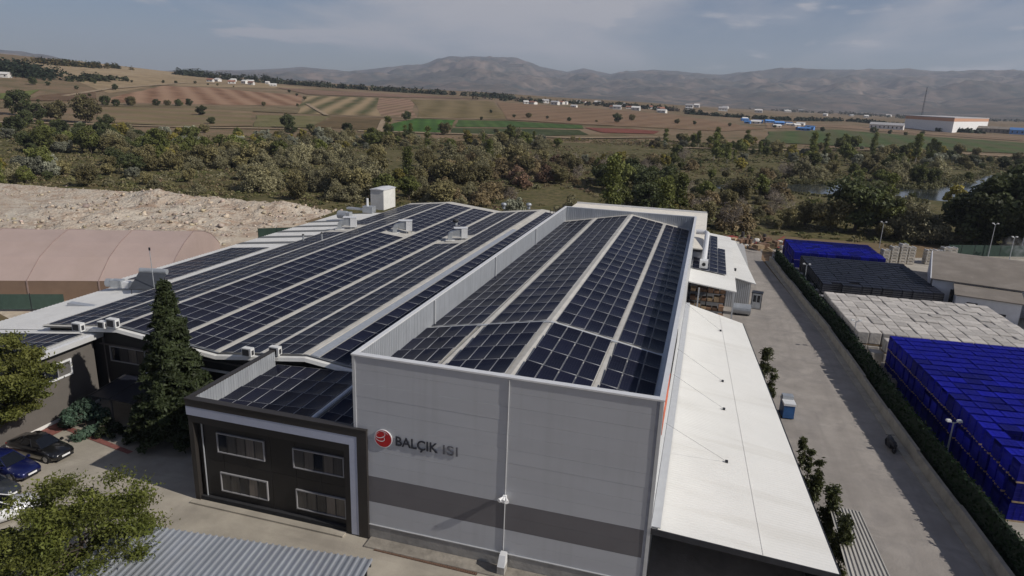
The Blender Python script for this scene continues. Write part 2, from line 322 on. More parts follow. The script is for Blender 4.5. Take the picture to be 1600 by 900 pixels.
# river between reed banks
m_water = bpy.data.materials.new('river_water'); m_water.use_nodes = True
_b = m_water.node_tree.nodes['Principled BSDF']; _b.inputs['Base Color'].default_value = (.03, .035, .035, 1); _b.inputs['Roughness'].default_value = .12
_n = m_water.node_tree.nodes.new('ShaderNodeTexNoise'); _n.inputs['Scale'].default_value = .6; _p = m_water.node_tree.nodes.new('ShaderNodeBump'); _p.inputs['Strength'].default_value = .15
m_water.node_tree.links.new(_n.outputs[0], _p.inputs['Height']); m_water.node_tree.links.new(_p.outputs[0], _b.inputs['Normal'])
RIV = [(1130, 296, 9), (1200, 293, 9), (1290, 297, 14), (1350, 297, 14), (1440, 304, 15), (1520, 306, 15), (1575, 300, 18), (1640, 285, 22), (1760, 262, 22)]
q = [Vector(P(x, y)).xy for x, y, _ in RIV]; Lh = []; Rh = []
for i in range(len(q)):
    d = (q[min(i+1, len(q)-1)]-q[max(i-1, 0)]).normalized(); nn = Vector((-d.y, d.x))*RIV[i][2]; Lh.append(q[i]+nn); Rh.append(q[i]-nn)
RIVP = q
mbr = MB()
for i in range(len(q)-1): mbr.add([(*Rh[i], .06), (*Rh[i+1], .06), (*Lh[i+1], .06), (*Lh[i], .06)], [(0, 1, 2, 3)])
tag(mbr.build('river', m_water), None, kind='structure')
# paved yards and the side road
m_conc = mat('yard_concrete', (.345, .31, .255), .9, scale=.35, var=.2, bump=.15, bscale=9, stain=.6, stain_col=(.20, .178, .15), stain_scale=.22, streak=(.5, (.22, .195, .165), .5, (.25, 1.6, 1)))
m_road = mat('road_concrete', (.285, .258, .232), .9, scale=.3, var=.2, bump=.2, bscale=7, stain=.55, stain_col=(.13, .122, .12), stain_scale=.3, streak=(.45, (.20, .18, .165), .55, (1.6, .12, 1)))
m_sand = layered('rubble_sand', [(.46, .385, .29), (.52, .46, .37), (.38, .29, .22)], [.06, .25], bump=.5)
mb = MB()
def sheet(name, poly, z, m):
    mb = MB(); mb.add([(x, y, z) for x, y in poly], [tuple(range(len(poly)))]); return tag(mb.build(name, m), None, kind='structure')
sheet('yard', [(-62, 2), (24, 2), (24, 31), (18.9, 36), (8.6, 36), (-0.9, 60), (-18, 60), (-47, 60), (-62, 44)], .012, m_conc)
sheet('road', [(8.4, 31.4), (18.95, 31.4), (18.6, 41), (16.8, 57), (15.2, 82), (10.4, 123), (11.5, 136), (6, 150), (-6, 150), (-2.5, 92), (-0.8, 60), (-.8, 33)], .02, m_road)
sheet('sandy_ground', [(-260, 62), (-90, 60), (-62, 50), (-56, 62), (-62, 108), (-76, 118), (-90, 131), (-125, 133), (-160, 131), (-230, 140), (-290, 128)], .016, m_sand)
m_nyard = mat('storage_yard_concrete', (.36, .33, .285), .9, scale=.3, var=.2, bump=.15, stain=.5, stain_col=(.2, .18, .16))
sheet('storage_yard', [(24.2, 20), (90, 20), (90, 149), (60, 147), (42, 139), (30, 133), (13, 133), (12.2, 124), (16.6, 82), (18.2, 57), (19.6, 41), (20.8, 26)], .014, m_nyard)
# ---------------------------------------------------------------- haze over the whole valley
hb = MB().box(-12500, 8500, -900, 12500, -60, 900)
m_hz = bpy.data.materials.new('valley_haze'); m_hz.use_nodes = True; t = m_hz.node_tree; t.nodes.clear()
pv = t.nodes.new('ShaderNodeVolumePrincipled'); pv.inputs['Color'].default_value = (.74, .83, 1, 1); pv.inputs['Density'].default_value = 9.0e-5; pv.inputs['Anisotropy'].default_value = .1
ho = t.nodes.new('ShaderNodeOutputMaterial'); t.links.new(pv.outputs[0], ho.inputs['Volume'])
tag(hb.build('haze', m_hz), 'thin blue haze filling the valley air', kind='stuff')
# ================================================================== SOLAR PANELS
m_frame = mat('panel_aluminium', (.30, .305, .32), .5, .2, var=.06)
def make_glass():
    m = bpy.data.materials.new('solar_cells'); m.use_nodes = True; t = m.node_tree; b = t.nodes['Principled BSDF']; n = t.nodes.new; l = t.links.new
    uv = n('ShaderNodeUVMap'); sp = n('ShaderNodeSeparateXYZ'); l(uv.outputs[0], sp.inputs[0])
    def ln(sock, k, w_):
        a = n('ShaderNodeMath'); a.operation = 'MULTIPLY'; l(sock, a.inputs[0]); a.inputs[1].default_value = k
        f = n('ShaderNodeMath'); f.operation = 'PINGPONG'; l(a.outputs[0], f.inputs[0]); f.inputs[1].default_value = .5
        g_ = n('ShaderNodeMath'); g_.operation = 'LESS_THAN'; l(f.outputs[0], g_.inputs[0]); g_.inputs[1].default_value = w_; return g_.outputs[0]
    a = ln(sp.outputs[0], 6, .035); c = ln(sp.outputs[1], 12, .03); d = ln(sp.outputs[1], 2, .012)
    mx = n('ShaderNodeMath'); mx.operation = 'MAXIMUM'; l(a, mx.inputs[0]); l(c, mx.inputs[1]); mx2 = n('ShaderNodeMath'); mx2.operation = 'MAXIMUM'; l(mx.outputs[0], mx2.inputs[0]); l(d, mx2.inputs[1])
    nzx = n('ShaderNodeTexNoise'); tcn = n('ShaderNodeTexCoord'); l(tcn.outputs['Object'], nzx.inputs[0]); nzx.inputs['Scale'].default_value = .8
    mc = n('ShaderNodeMixRGB'); l(nzx.outputs[0], mc.inputs[0]); mc.inputs[1].default_value = (.006, .007, .017, 1); mc.inputs[2].default_value = (.011, .012, .026, 1)
    oi = n('ShaderNodeObjectInfo'); mr = n('ShaderNodeMapRange'); l(oi.outputs['Random'], mr.inputs[0]); mr.inputs[3].default_value = .75; mr.inputs[4].default_value = 1.35
    scl = n('ShaderNodeVectorMath'); scl.operation = 'SCALE'; l(mc.outputs[0], scl.inputs[0]); l(mr.outputs[0], scl.inputs['Scale'])
    fm = n('ShaderNodeMixRGB'); l(mx2.outputs[0], fm.inputs[0]); l(scl.outputs[0], fm.inputs[1]); fm.inputs[2].default_value = (.034, .036, .046, 1)
    l(fm.outputs[0], b.inputs['Base Color']); b.inputs['Specular IOR Level'].default_value = 0
    gl = n('ShaderNodeBsdfGlossy'); fr_ = n('ShaderNodeFresnel'); fr_.inputs['IOR'].default_value = 1.36; fk = n('ShaderNodeMath'); fk.operation = 'MULTIPLY'; l(fr_.outputs[0], fk.inputs[0]); fk.inputs[1].default_value = .42; ms_ = n('ShaderNodeMixShader'); l(fk.outputs[0], ms_.inputs[0]); l(b.outputs[0], ms_.inputs[1]); l(gl.outputs[0], ms_.inputs[2]); l(ms_.outputs[0], t.nodes['Material Output'].inputs[0])
    dr = n('ShaderNodeMapRange'); l(nzx.outputs[0], dr.inputs[0]); dr.inputs[3].default_value = .10; dr.inputs[4].default_value = .24; l(dr.outputs[0], b.inputs['Roughness']); l(dr.outputs[0], gl.inputs['Roughness'])
    return m
m_glassp = make_glass()
def panel_arrays(w_, l_):
    fw = .015; h = .04; a, b = w_/2, l_/2
    V = [(-a, -b, 0), (a, -b, 0), (a, b, 0), (-a, b, 0), (-a, -b, h), (a, -b, h), (a, b, h), (-a, b, h), (-a+fw, -b+fw, h-.004), (a-fw, -b+fw, h-.004), (a-fw, b-fw, h-.004), (-a+fw, b-fw, h-.004)]
    F = [(0, 1, 5, 4), (1, 2, 6, 5), (2, 3, 7, 6), (3, 0, 4, 7), (4, 5, 9, 8), (5, 6, 10, 9), (6, 7, 11, 10), (7, 4, 8, 11), (8, 9, 10, 11)]
    UV = [(0, 0)]*32+[(0, 0), (1, 0), (1, 1), (0, 1)]
    return np.array(V), np.array(F), np.array(UV), np.array([0]*8+[1])
_pm = {}
def panel_mesh(w_, l_):
    k = (round(w_, 2), round(l_, 2))
    if k not in _pm:
        V, F, UV, MI = panel_arrays(*k); me = npmesh('solar_panel', V, F, [m_frame, m_glassp]); u = me.uv_layers.new(name='UVMap'); u.data.foreach_set('uv', UV.astype(np.float32).ravel()); me.polygons.foreach_set('material_index', MI); _pm[k] = me
    return _pm[k]
def lay_panels(parent, items, limit=300):
    """items: (x, y, z, rx, ry, w, l)"""
    items = sorted(items, key=lambda q: q[0]**2+q[1]**2)
    for (x, y, z, rx, ry, w_, l_) in items[:limit]:
        o = link('solar_panel', panel_mesh(w_, l_), parent, (x, y, z)); o.rotation_euler = (rx+rnd.gauss(0, .002), ry+rnd.gauss(0, .003), 0)
    if items[limit:]:
        VV = []; FF = []; UU = []; MM = []; k = 0
        for (x, y, z, rx, ry, w_, l_) in items[limit:]:
            V, F, UV, MI = panel_arrays(w_, l_); R = np.array(Matrix.Rotation(ry+rnd.gauss(0, .003), 3, 'Y') @ Matrix.Rotation(rx+rnd.gauss(0, .002), 3, 'X')); VV.append(V @ R.T+np.array([x, y, z])); FF.append(F+k); UU.append(UV); MM.append(MI); k += len(V)
        me = npmesh('solar_panel_field', np.vstack(VV), np.vstack(FF), [m_frame, m_glassp]); u = me.uv_layers.new(name='UVMap'); u.data.foreach_set('uv', np.vstack(UU).astype(np.float32).ravel()); me.polygons.foreach_set('material_index', np.concatenate(MM))
        tag(link('solar_panel_field', me, parent), None, kind='stuff')
def block(xa, xb, n, ya, yb, pitch, plen, zf, up=.06, rx=0.0, skip=None, gap=.03):
    out = []; w_ = (xb-xa)/n; y = ya
    while y+plen <= yb+.01:
        for i in range(n):
            xc = xa+w_*(i+.5); yc = y+plen/2
            if skip and skip(xc, yc): continue
            s = (zf(xc+.3)-zf(xc-.3))/.6; out.append((xc, yc, zf(xc)+up, rx, -math.atan(s), w_-gap, plen-.02))
        y += pitch
    return out
# ================================================================== TALL HALL
HX0, HX1, HY0, HY1, HTOP = -18.03, -0.89, 31.97, 90.0, 11.74
def hroof(x): return 11.36-.185*abs(x+9.1)
m_wall = mat('grey_wall_panel', (.43, .435, .455), .5, .05, var=.04, scale=.5, bump=.05, bscale=1.2, stain=.2, stain_col=(.37, .37, .38), stain_scale=.25, stretch=(.3, 1, 1.6), streak=(.3, (.36, .36, .37), .8, (2.5, 1, .12)))
m_stripe = mat('dark_stripe_panel', (.135, .128, .135), .5, .05, var=.06, scale=.6, bump=.05, bscale=1.2)
m_trim = mat('light_metal_trim', (.55, .56, .57), .45, .3, var=.06)
m_joint = mat('joint_filler', (.33, .33, .345), .8)
m_plinth = mat('plinth_concrete', (.30, .285, .265), .9, scale=1.2, bump=.2, stain=.5)
m_ribm = mat('galvanised_sheet', (.48, .50, .53), .38, .5, var=.12, scale=1.2, stretch=(3, 3, .3))
m_roofw = mat('pale_roof_sheet', (.50, .48, .44), .7, .0, var=.12, scale=.8, stain=.55, stain_col=(.36, .33, .29), stain_scale=1.2)
m_dark = mat('dark_void', (.02, .02, .022), .9)
hall = empty('factory_hall', (0, 0, 0), 0, 'tall grey factory hall with solar panels sunk behind its roof parapet', 'factory building')
MB().box(HX0+.12, HX1-.12, HY0+.12, HY0+.3, 0.02, HTOP-.12).build('wall_core', m_joint, hall)
zs = [(.98+.76*i, .98+.76*(i+1), 0) for i in range(2)]+[(2.5+.85*i, 2.5+.85*(i+1), 1) for i in range(2)]+[(4.2+.829*i, 4.2+.829*(i+1), 0) for i in range(9)]
XM = -8.84
for (za, zb, k) in zs:
    for xa, xb in ((HX0+.1, XM-.012), (XM+.012, HX1-.1)):
        b = rnd.uniform(-.004, .004); q = .004
        m_ = MB(); y0 = HY0+b
        m_.add([(xa, y0+.03, za), (xb, y0+.03, za), (xb, y0+.03, zb), (xa, y0+.03, zb), (xa+.004, y0, za+q), (xb-.004, y0, za+q), (xb-.004, y0, zb-q), (xa+.004, y0, zb-q), (xa, HY0+.1, za), (xb, HY0+.1, za), (xb, HY0+.1, zb), (xa, HY0+.1, zb)],
               [(4, 5, 6, 7), (0, 1, 5, 4), (1, 2, 6, 5), (2, 3, 7, 6), (3, 0, 4, 7), (8, 9, 1, 0), (9, 10, 2, 1), (10, 11, 3, 2), (11, 8, 0, 3)])
        m_.build('wall_panel', (m_wall, m_stripe)[k], hall)
MB().box(HX0+.1, HX1-.1, HY0-.02, HY0+.12, .02, .93).build('plinth', m_plinth, hall)
MB().box(HX0+.1, HX1-.1, HY0-.07, HY0+.03, .935, .985).build('drip_trim', m_trim, hall)
MB().box(HX0-.02, HX0+.16, HY0-.04, HY0+.2, .02, HTOP-.1).build('corner_trim', m_trim, hall)
MB().box(HX1-.16, HX1+.02, HY0-.04, HY0+.2, .02, HTOP-.1).build('corner_trim', m_trim, hall)
MB().box(HX1-.32, HX1-.17, HY0-.025, HY0+.1, 1.0, HTOP-.1).build('corner_flashing', mat('blue_grey_flashing', (.24, .25, .29), .5, .1), hall)
# side and rear walls
MB().box(HX1-.14, HX1, HY0+.2, HY1, .02, HTOP-.1).build('side_wall', m_trim, hall)
MB().box(HX0, HX0+.14, HY0+.2, HY1, .02, HTOP-.1).build('side_wall', m_wall, hall)
MB().box(HX0, HX1, HY1, HY1+.14, .02, HTOP-.1).build('rear_wall', m_trim, hall)
m_red = mat('orange_red_banner', (.55, .12, .05), .6)
MB().box(HX1+.003, HX1+.03, HY0+1.2, HY0+6.4, 9.2, 10.6).build('side_sign_band', m_red, hall)
MB().box(HX1+.003, HX1+.03, HY0+6.7, HY0+15.5, 9.4, 10.4).build('side_sign_letters', m_dark, hall)
# ribbed parapet linings
def riblin(parent, x0, y0, x1, y1, zf0, z1, nrm, pitch=.25, d=.035):
    mb = MB(); Ln = math.hypot(x1-x0, y1-y0); n = int(Ln/pitch); ux, uy = (x1-x0)/Ln, (y1-y0)/Ln; pr = []
    for i in range(n): pr += [(i*pitch, 0), (i*pitch+pitch*.6, 0), (i*pitch+pitch*.68, d), (i*pitch+pitch*.92, d)]
    pr.append((Ln, 0)); vs = []
    for a, e in pr:
        x, y = x0+ux*a+nrm[0]*e, y0+uy*a+nrm[1]*e; vs += [(x, y, zf0(x)), (x, y, z1)]
    mb.add(vs, [(2*i, 2*i+2, 2*i+3, 2*i+1) for i in range(len(pr)-1)]); return mb.build('parapet_lining', m_ribm, parent)
riblin(hall, HX0+.16, HY0+.4, HX0+.16, HY1-.1, lambda x: hroof(x)-.05, HTOP-.08, (1, 0))
riblin(hall, HX0+.2, HY1-.05, HX1-.2, HY1-.05, lambda x: hroof(x)-.05, HTOP-.08, (0, -1))
riblin(hall, HX1-.17, HY0+.4, HX1-.17, HY1-.1, lambda x: hroof(x)-.05, HTOP-.08, (-1, 0))
m_cop = mat('white_coping', (.72, .72, .72), .4, .2, var=.05)
for nm, bx in (('front', (HX0-.06, HX1+.06, HY0-.07, HY0+.32)), ('left', (HX0-.06, HX0+.22, HY0+.324, HY1+.2)), ('right', (HX1-.22, HX1+.06, HY0+.324, HY1+.2)), ('rear', (HX0+.224, HX1-.224, HY1-.08, HY1+.2))):
    MB().box(*bx, HTOP-.09, HTOP).build('parapet_coping', m_cop, hall)
# parapet stays and posts on the long left parapet
for y in (43.4, 58, 73): MB().box(HX0+.21, HX0+.3, y, y+.14, hroof(HX0+.2), HTOP-.1).build('parapet_post', m_trim, hall)
# roof sheet
rb = MB()
for xa, xb in ((HX0+.1, -9.1), (-9.1, HX1-.1)):
    ribbed(rb, xa, xb, HY0+.3, HY1, lambda x, y: hroof(x), .33, .035, along='x')
rb.build('roof', m_roofw, hall)
MB().add([(-9.5, HY0+.33, hroof(-9.5)+.05), (-9.1, HY0+.33, hroof(-9.1)+.06), (-8.7, HY0+.33, hroof(-8.7)+.05), (-9.5, HY1-.1, hroof(-9.5)+.05), (-9.1, HY1-.1, hroof(-9.1)+.06), (-8.7, HY1-.1, hroof(-8.7)+.05)], [(0, 1, 4, 3), (1, 2, 5, 4)]).build('ridge_cap', m_roofw, hall)
for x in (-13.7, -4.7):
    MB().box(x-.16, x+.16, HY0+.4, HY1-.3, hroof(x)+.045, hroof(x)+.075).build('walkway_strip', m_roofw, hall)
for xa, xb in ((HX0+.4, -9.15), (-9.05, HX1-.9)):
    MB().hexa([(xa, 42.3, hroof(xa)+.06), (xb, 42.3, hroof(xb)+.06), (xb, 42.55, hroof(xb)+.06), (xa, 42.55, hroof(xa)+.06)], [(xa, 42.3, hroof(xa)+.16), (xb, 42.3, hroof(xb)+.16), (xb, 42.55, hroof(xb)+.16), (xa, 42.55, hroof(xa)+.16)]).build('cable_tray', m_trim, hall)
MB().box(HX1-1.05, HX1-.35, HY0+.4, HY1-.2, hroof(-1.9)-.02, hroof(-1.9)+.03).build('gutter', m_ribm, hall)
grp = [(-17.9, -14.05, 4), (-13.37, -9.42, 4), (-8.8, -4.88, 4), (-4.52, -1.56, 3)]
it = []
for xa, xb, n in grp:
    it += block(xa, xb, n, 43.0, 88.9, 2.29, 2.28, hroof, gap=.02)
    it += block(xa, xb, n, 33.05, 42.2, 2.34, 2.13, hroof, up=.15, rx=math.radians(2.0), gap=.026)
lay_panels(hall, it, 300)
# flood lamp cluster with its down-pipe, and the kiosk-like box at its foot
fl = empty('wall_floodlight', (XM, HY0-.035, 0), 0, 'small floodlight cluster on a thin vertical conduit up the grey wall', 'floodlight')
MB().tube([(0, 0, 1.15), (0, 0, HTOP-.15)], .03).build('conduit', m_trim, fl)
m_lampw = mat('lamp_white', (.8, .8, .8), .4)
for s in (-1, 0, 1):
    MB().tube([(s*.08, -.1, 4.62), (s*.22, -.42, 4.55)], [.05, .13], 10).build('lamp_head', m_lampw, fl)
MB().box(-.1, .1, -.12, .02, 4.5, 4.72).build('junction_box', m_lampw, fl)
bo = empty('meter_cabinet', (-8.75, 31.5, .015), 0, 'small pale concrete cabinet standing against the grey wall foot', 'cabinet')
MB().box(-.2, .22, -.32, .3, 0, .55).build('body', m_plinth, bo); MB().hexa([(-.2, -.32, .553), (.22, -.32, .553), (.22, .3, .553), (-.2, .3, .553)], [(-.16, -.05, 1.15), (.2, -.05, 1.15), (.2, .3, 1.2), (-.16, .3, 1.2)]).build('cover', m_cop, bo)
# ---- company sign on the wall
sg = empty('company_sign', (0, HY0, 0), 0, 'red round emblem with raised dark letters reading BALÇIK ISI', 'sign')
m_sred = mat('emblem_red', (.42, .012, .014), .35, var=.05); m_swhite = mat('emblem_white', (.75, .74, .74), .4, var=.04)
m_let = mat('letter_charcoal', (.028, .03, .04), .35, var=.05); m_let2 = mat('letter_grey', (.10, .10, .115), .4, var=.05)
def ydisc(r, y0, y1, cx, cz, n=40):
    mb = MB(); mb.add([(cx+r*math.cos(2*math.pi*i/n), y, cz+r*math.sin(2*math.pi*i/n)) for y in (y0, y1) for i in range(n)], [tuple(range(n)), tuple(range(2*n-1, n-1, -1))]+[(i, (i+1) % n, (i+1) % n+n, i+n) for i in range(n)]); return mb
EX, EZ = -16.18, 6.82
ydisc(.56, -.075, -.02, EX, EZ).build('emblem_rim', m_swhite, sg); ydisc(.515, -.083, -.076, EX, EZ).build('emblem_disc', m_sred, sg)
def ringarc(cx, cz, rx, rz_, a0, a1, w_, name, tilt=0.0):
    mb = MB(); k = 22; vs = []
    for i in range(k+1):
        a = math.radians(a0+(a1-a0)*i/k); ww = w_*math.sin(math.pi*min(1, max(.12, i/k*.88+.06)))
        for r in (1, -1):
            x, z = (rx+r*ww/2)*math.cos(a), (rz_+r*ww/2)*math.sin(a); c, s_ = math.cos(tilt), math.sin(tilt)
            vs.append((cx+x*c-z*s_, -.088, cz+x*s_+z*c))
    mb.add(vs, [(2*i, 2*i+1, 2*i+3, 2*i+2) for i in range(k)]); mb.build(name, m_swhite, sg)
ringarc(EX-.16, EZ+.22, .30, .17, 100, 400, .045, 'emblem_swirl', .35); ringarc(EX-.2, EZ+.03, .30, .20, 60, -190, .045, 'emblem_swirl', -.2); ringarc(EX-.02, EZ+.1, .38, .36, 30, 120, .035, 'emblem_swirl')
def word(txt, x0, x1, z, h, m, name, off=.022):
    c = bpy.data.curves.new(name, 'FONT'); c.body = txt; c.size = 1; c.extrude = .02; c.offset = off; c.resolution_u = 4
    o = bpy.data.objects.new(name, c); COL.objects.link(o); bpy.context.view_layer.update(); dx = o.dimensions.x; k = h/.73
    o.parent = sg; o.rotation_euler = (math.pi/2, 0, 0); o.scale = ((x1-x0)/dx, k, 1); o.location = (x0, -.045, z); c.materials.append(m); bpy.context.view_layer.update(); me = bpy.data.meshes.new_from_object(o.evaluated_get(bpy.context.evaluated_depsgraph_get())); o2 = link(name, me, sg, o.location); o2.rotation_euler = o.rotation_euler; o2.scale = o.scale; bpy.data.objects.remove(o); return o2
word('BALÇIK', -15.46, -12.9, 6.53, .60, m_let, 'lettering', .012); word('ISI', -12.62, -11.75, 6.53, .60, m_let2, 'lettering', -.003)
# ================================================================== WIDE SAW-ROOFED HALL
LY0, LY1 = 41.0, 115.0
_lx = [-52.0, -43.9, -34.7, -26.9, -18.2]; _lz = [6.02, 6.9, 5.95, 6.9, 5.9]
def lroof(x): return float(np.interp(x, _lx, _lz))
m_dwall = mat('dark_brown_cladding', (.030, .028, .027), .7, var=.12, scale=.8, bump=.05)
m_lwall = mat('taupe_render', (.115, .103, .092), .85, var=.1, scale=.6, bump=.1)
m_wht = mat('white_sheet', (.72, .71, .68), .5, .05, var=.06, scale=.5, stain=.3, stain_col=(.5, .48, .44))
low = empty('production_hall', (0, 0, 0), 0, 'wide low production hall with long double gabled roof covered in solar panels', 'factory building')
MB().prism([(-51.8, .02), (-18.3, .02), (-18.3, 5.75)]+[(x, lroof(x)-.18) for x in (-26.9, -34.7, -43.9)]+[(-51.8, 5.8)], LY0+.6, LY1-.3, 1).build('wall', m_dwall, low)
rb = MB()
for i in range(4): ribbed(rb, _lx[i], _lx[i+1], LY0, LY1, lambda x, y: lroof(x), .33, .03, along='x', th=.12)
rb.build('roof', m_roofw, low)
# curved eave flashing along the near gable
fa = MB()
for i in range(4):
    if _lx[i] < -52.5: continue
    xa, xb = max(-47.2, _lx[i]), _lx[i+1]
    if xb < -47: continue
    for (d0, d1, h0, h1) in ((0, -.18, .03, -.05), (-.18, -.26, -.05, -.30)):
        fa.add([(xa, LY0+d0, lroof(xa)+h0), (xb, LY0+d0, lroof(xb)+h0), (xb, LY0+d1, lroof(xb)+h1), (xa, LY0+d1, lroof(xa)+h1)], [(0, 1, 2, 3)])
fa.build('gable_flashing', m_wht, low)
gt = MB()
for i in range(1, 4): gt.add([(max(-47.2, _lx[i]), LY0+.02, lroof(_lx[i])+.16), (_lx[i+1], LY0+.02, lroof(_lx[i+1])+.16), (_lx[i+1], LY0+.26, lroof(_lx[i+1])+.07), (_lx[i], LY0+.26, lroof(_lx[i])+.07)], [(0, 1, 2, 3)])
gt.build('gable_gutter', m_ribm, low)
for x, w_ in ((-47.87, .09), (-44.22, .16), (-39.1, .15), (-34.9, .16), (-30.9, .14), (-27.05, .2)):
    MB().box(x-w_, x+w_, LY0+.3, LY1-.3, lroof(x)+.04, lroof(x)+.085).build('walkway_strip', m_roofw, low)
MB().hexa([(-26.7, LY0+.3, lroof(-26.7)+.05), (-26.05, LY0+.3, lroof(-26.05)+.05), (-26.05, LY1-20, lroof(-26.05)+.05), (-26.7, LY1-20, lroof(-26.7)+.05)], [(-26.7, LY0+.3, lroof(-26.7)+.12), (-26.05, LY0+.3, lroof(-26.05)+.1), (-26.05, LY1-20, lroof(-26.05)+.1), (-26.7, LY1-20, lroof(-26.7)+.12)]).build('gutter', m_ribm, low)
VENTS = [(-50.0, 87.5), (-41.0, 87.0), (-32.9, 87.5)]
def vskip(x, y): return any(abs(x-(vx+.6)) < 1.9 and abs(y-vy-.3) < 2.6 for vx, vy in VENTS)
it = []
for xa, xb, n in ((-51.5, -48.05, 3), (-47.7, -44.5, 3), (-43.95, -39.32, 4), (-38.88, -35.15, 4), (-34.65, -31.1, 3), (-30.7, -27.4, 3), (-25.95, -18.9, 6)):
    it += block(xa, xb, n, LY0+.34, LY1-.6, 2.16, 2.13, lroof, up=.07, skip=vskip, gap=.02)
lay_panels(low, it, 300)
# near facade details
MB().box(-46.6, -29.7, LY0+.48, LY0+.595, 5.0, 5.12).build('facade_rail', m_lwall, low)
for x in (-46.3, -41.6, -36.9): MB().box(x, x+.1, LY0+.5, LY0+.597, 5.125, lroof(x)-.3).build('facade_batten', m_lwall, low)
m_wfr = mat('white_window_frame', (.27, .265, .27), .45, var=.04)
m_pane = mat('window_glass', (.012, .014, .02), .06, spec=.6, var=.2)
m_blind = mat('pale_blind', (.30, .27, .24), .8, var=.12, stretch=(6, 1, .3), scale=2)
m_cpane = [mat('curtained_pane_%d' % q, c, .12, spec=.5, var=.2, stretch=(5, 1, .2), scale=2) for q, c in enumerate(((.10, .088, .078), (.065, .06, .056), (.14, .12, .105)))]
def window_y(parent, x0, x1, z0, z1, y, npane, fr=.08, dep=.12, blinds=(), sill=False):
    """framed window in a wall facing -y; the frame and its panes"""
    f = MB()
    for bx in ((x0, x1, z0, z0+fr), (x0, x1, z1-fr, z1), (x0, x0+fr, z0+fr, z1-fr), (x1-fr, x1, z0+fr, z1-fr)): f.box(bx[0], bx[1], y-dep, y+.02, bx[2], bx[3])
    o = f.build('window', m_wfr, parent); p = (x1-x0-2*fr)/npane
    for i in range(npane):
        a = x0+fr+p*i; MB().box(a+.025, a+p-.025, y-.03, y-.012, z0+fr, z1-fr).build('pane', rnd.choice(m_cpane) if i in blinds else m_pane, o)
        if i: MB().box(a-.025, a+.025, y-.06, y-.005, z0+fr, z1-fr).build('mullion', m_dwall, o)
    return o
window_y(low, -45.65, -42.1, 3.65, 5.0, LY0+.6, 4, blinds=(1, 2))
MB().tube([(-46.1, LY0+.45, 5.0), (-46.0, LY0+.45, .1)], .05).build('downpipe', m_lwall, low)
MB().box(-36.6, -29.9, LY0+.2, LY0+.35, 4.35, 4.5).build('lintel_beam', m_wht, low)
# small air-conditioning boxes along the near gable
m_ac = mat('ac_casing', (.62, .62, .61), .5, var=.06); m_acd = mat('ac_grille', (.035, .035, .04), .6)
for i, (px, py, lab) in enumerate(((124, 512, 'air conditioner box standing alone on the left roof corner'), (163, 514, 'smaller air conditioner box of the roof edge pair'), (179, 515, 'larger air conditioner box of the roof edge pair'), (389, 557, 'air conditioner box half hidden behind the office parapet'), (432, 560, 'air conditioner box just beside the office parapet end'))):
    s = (.85, .68, .9, .8, .8)[i]; p = P(px, py, 6.75 if i < 3 else 6.35); a = empty('air_conditioner', (p[0], p[1]-.1, (lroof(p[0])+.1) if i else 6.5), 0, lab, 'air conditioner', 'air conditioners on the roof edge')
    MB().box(-.5*s, .5*s, -.2, .25, 0.02, .82*s).build('casing', m_ac, a); MB().box(-.4*s, .3*s, -.225, -.201, .12*s, .72*s).build('fan_grille', m_acd, a); MB().box(.501*s, .52*s, -.1, .15, .15*s, .6*s).build('side_grille', m_acd, a)
# roof fans: elbow duct, trunk and white cabinet
m_duct = mat('galvanised_duct', (.42, .44, .46), .4, .5, var=.15, scale=1.5)
LABV = ('white ducted roof fan on the far left roof slope', 'white ducted roof fan in the middle near the first ridge', 'white ducted roof fan closest to the tall hall')
for (vx, vy), lab in zip(VENTS, LABV):
    z0 = lroof(vx)+.1; v = empty('roof_fan', (vx, vy, z0), math.radians(24), lab, 'roof fan', 'ducted fans on the production hall roof'); v.scale = (.74, .74, .82)
    el = MB(); pr = []
    for i in range(9):
        a = math.radians(90*i/8); pr.append((-1.3+.95-.95*math.cos(a), .55+.95*math.sin(a)))
    pin = [(-.35-.15*math.cos(math.radians(90*i/8)), .55+.15*math.sin(math.radians(90*i/8))) for i in range(9)]
    poly = [(-1.3, 0)]+pr+pin[::-1]+[(-.5, 0)]; el.prism(poly, -.5, .5, 1); el.build('elbow_duct', m_duct, v)
    tr_ = MB().hexa([(-.35, -.5, .72), (1.2, -.6, .55), (1.2, .6, .55), (-.35, .5, .72)], [(-.35, -.5, 1.5), (1.2, -.6, 1.9), (1.2, .6, 1.9), (-.35, .5, 1.5)]); tr_.build('trunk_duct', m_duct, v)
    MB().box(1.203, 2.35, -.75, .75, .35, 2.0).build('fan_cabinet', m_cop, v); MB().box(-.2, 2.4, -.8, .8, 2.003, 2.06).build('cabinet_cover', m_cop, v)
    for x, y in ((1.3, -.7), (1.3, .7), (2.25, -.7), (2.25, .7)): MB().box(x-.05, x+.05, y-.05, y+.05, -.12, .347).build('leg', m_duct, v)
    MB().box(-1.7, 0, -.9, .9, -.09, -.04).build('base_flashing', m_wht, v)
for i, (px, py, z, lab) in enumerate(((474, 377, 6.1, 'thin dark vent pipe on the left panel slope, shorter of two'), (503, 376, 6.4, 'thin dark vent pipe on the left panel slope, taller of two'))):
    p = P(px, py, z); v = empty('vent_pipe', (p[0], p[1], z), 0, lab, 'vent pipe'); MB().tube([(0, 0, -.1), (0, 0, .85+.15*i)], .11).build('pipe', m_duct, v); MB().tube([(0, 0, .86+.15*i), (0, 0, 1.0+.15*i)], [.2, .08]).build('cap', m_dwall, v)
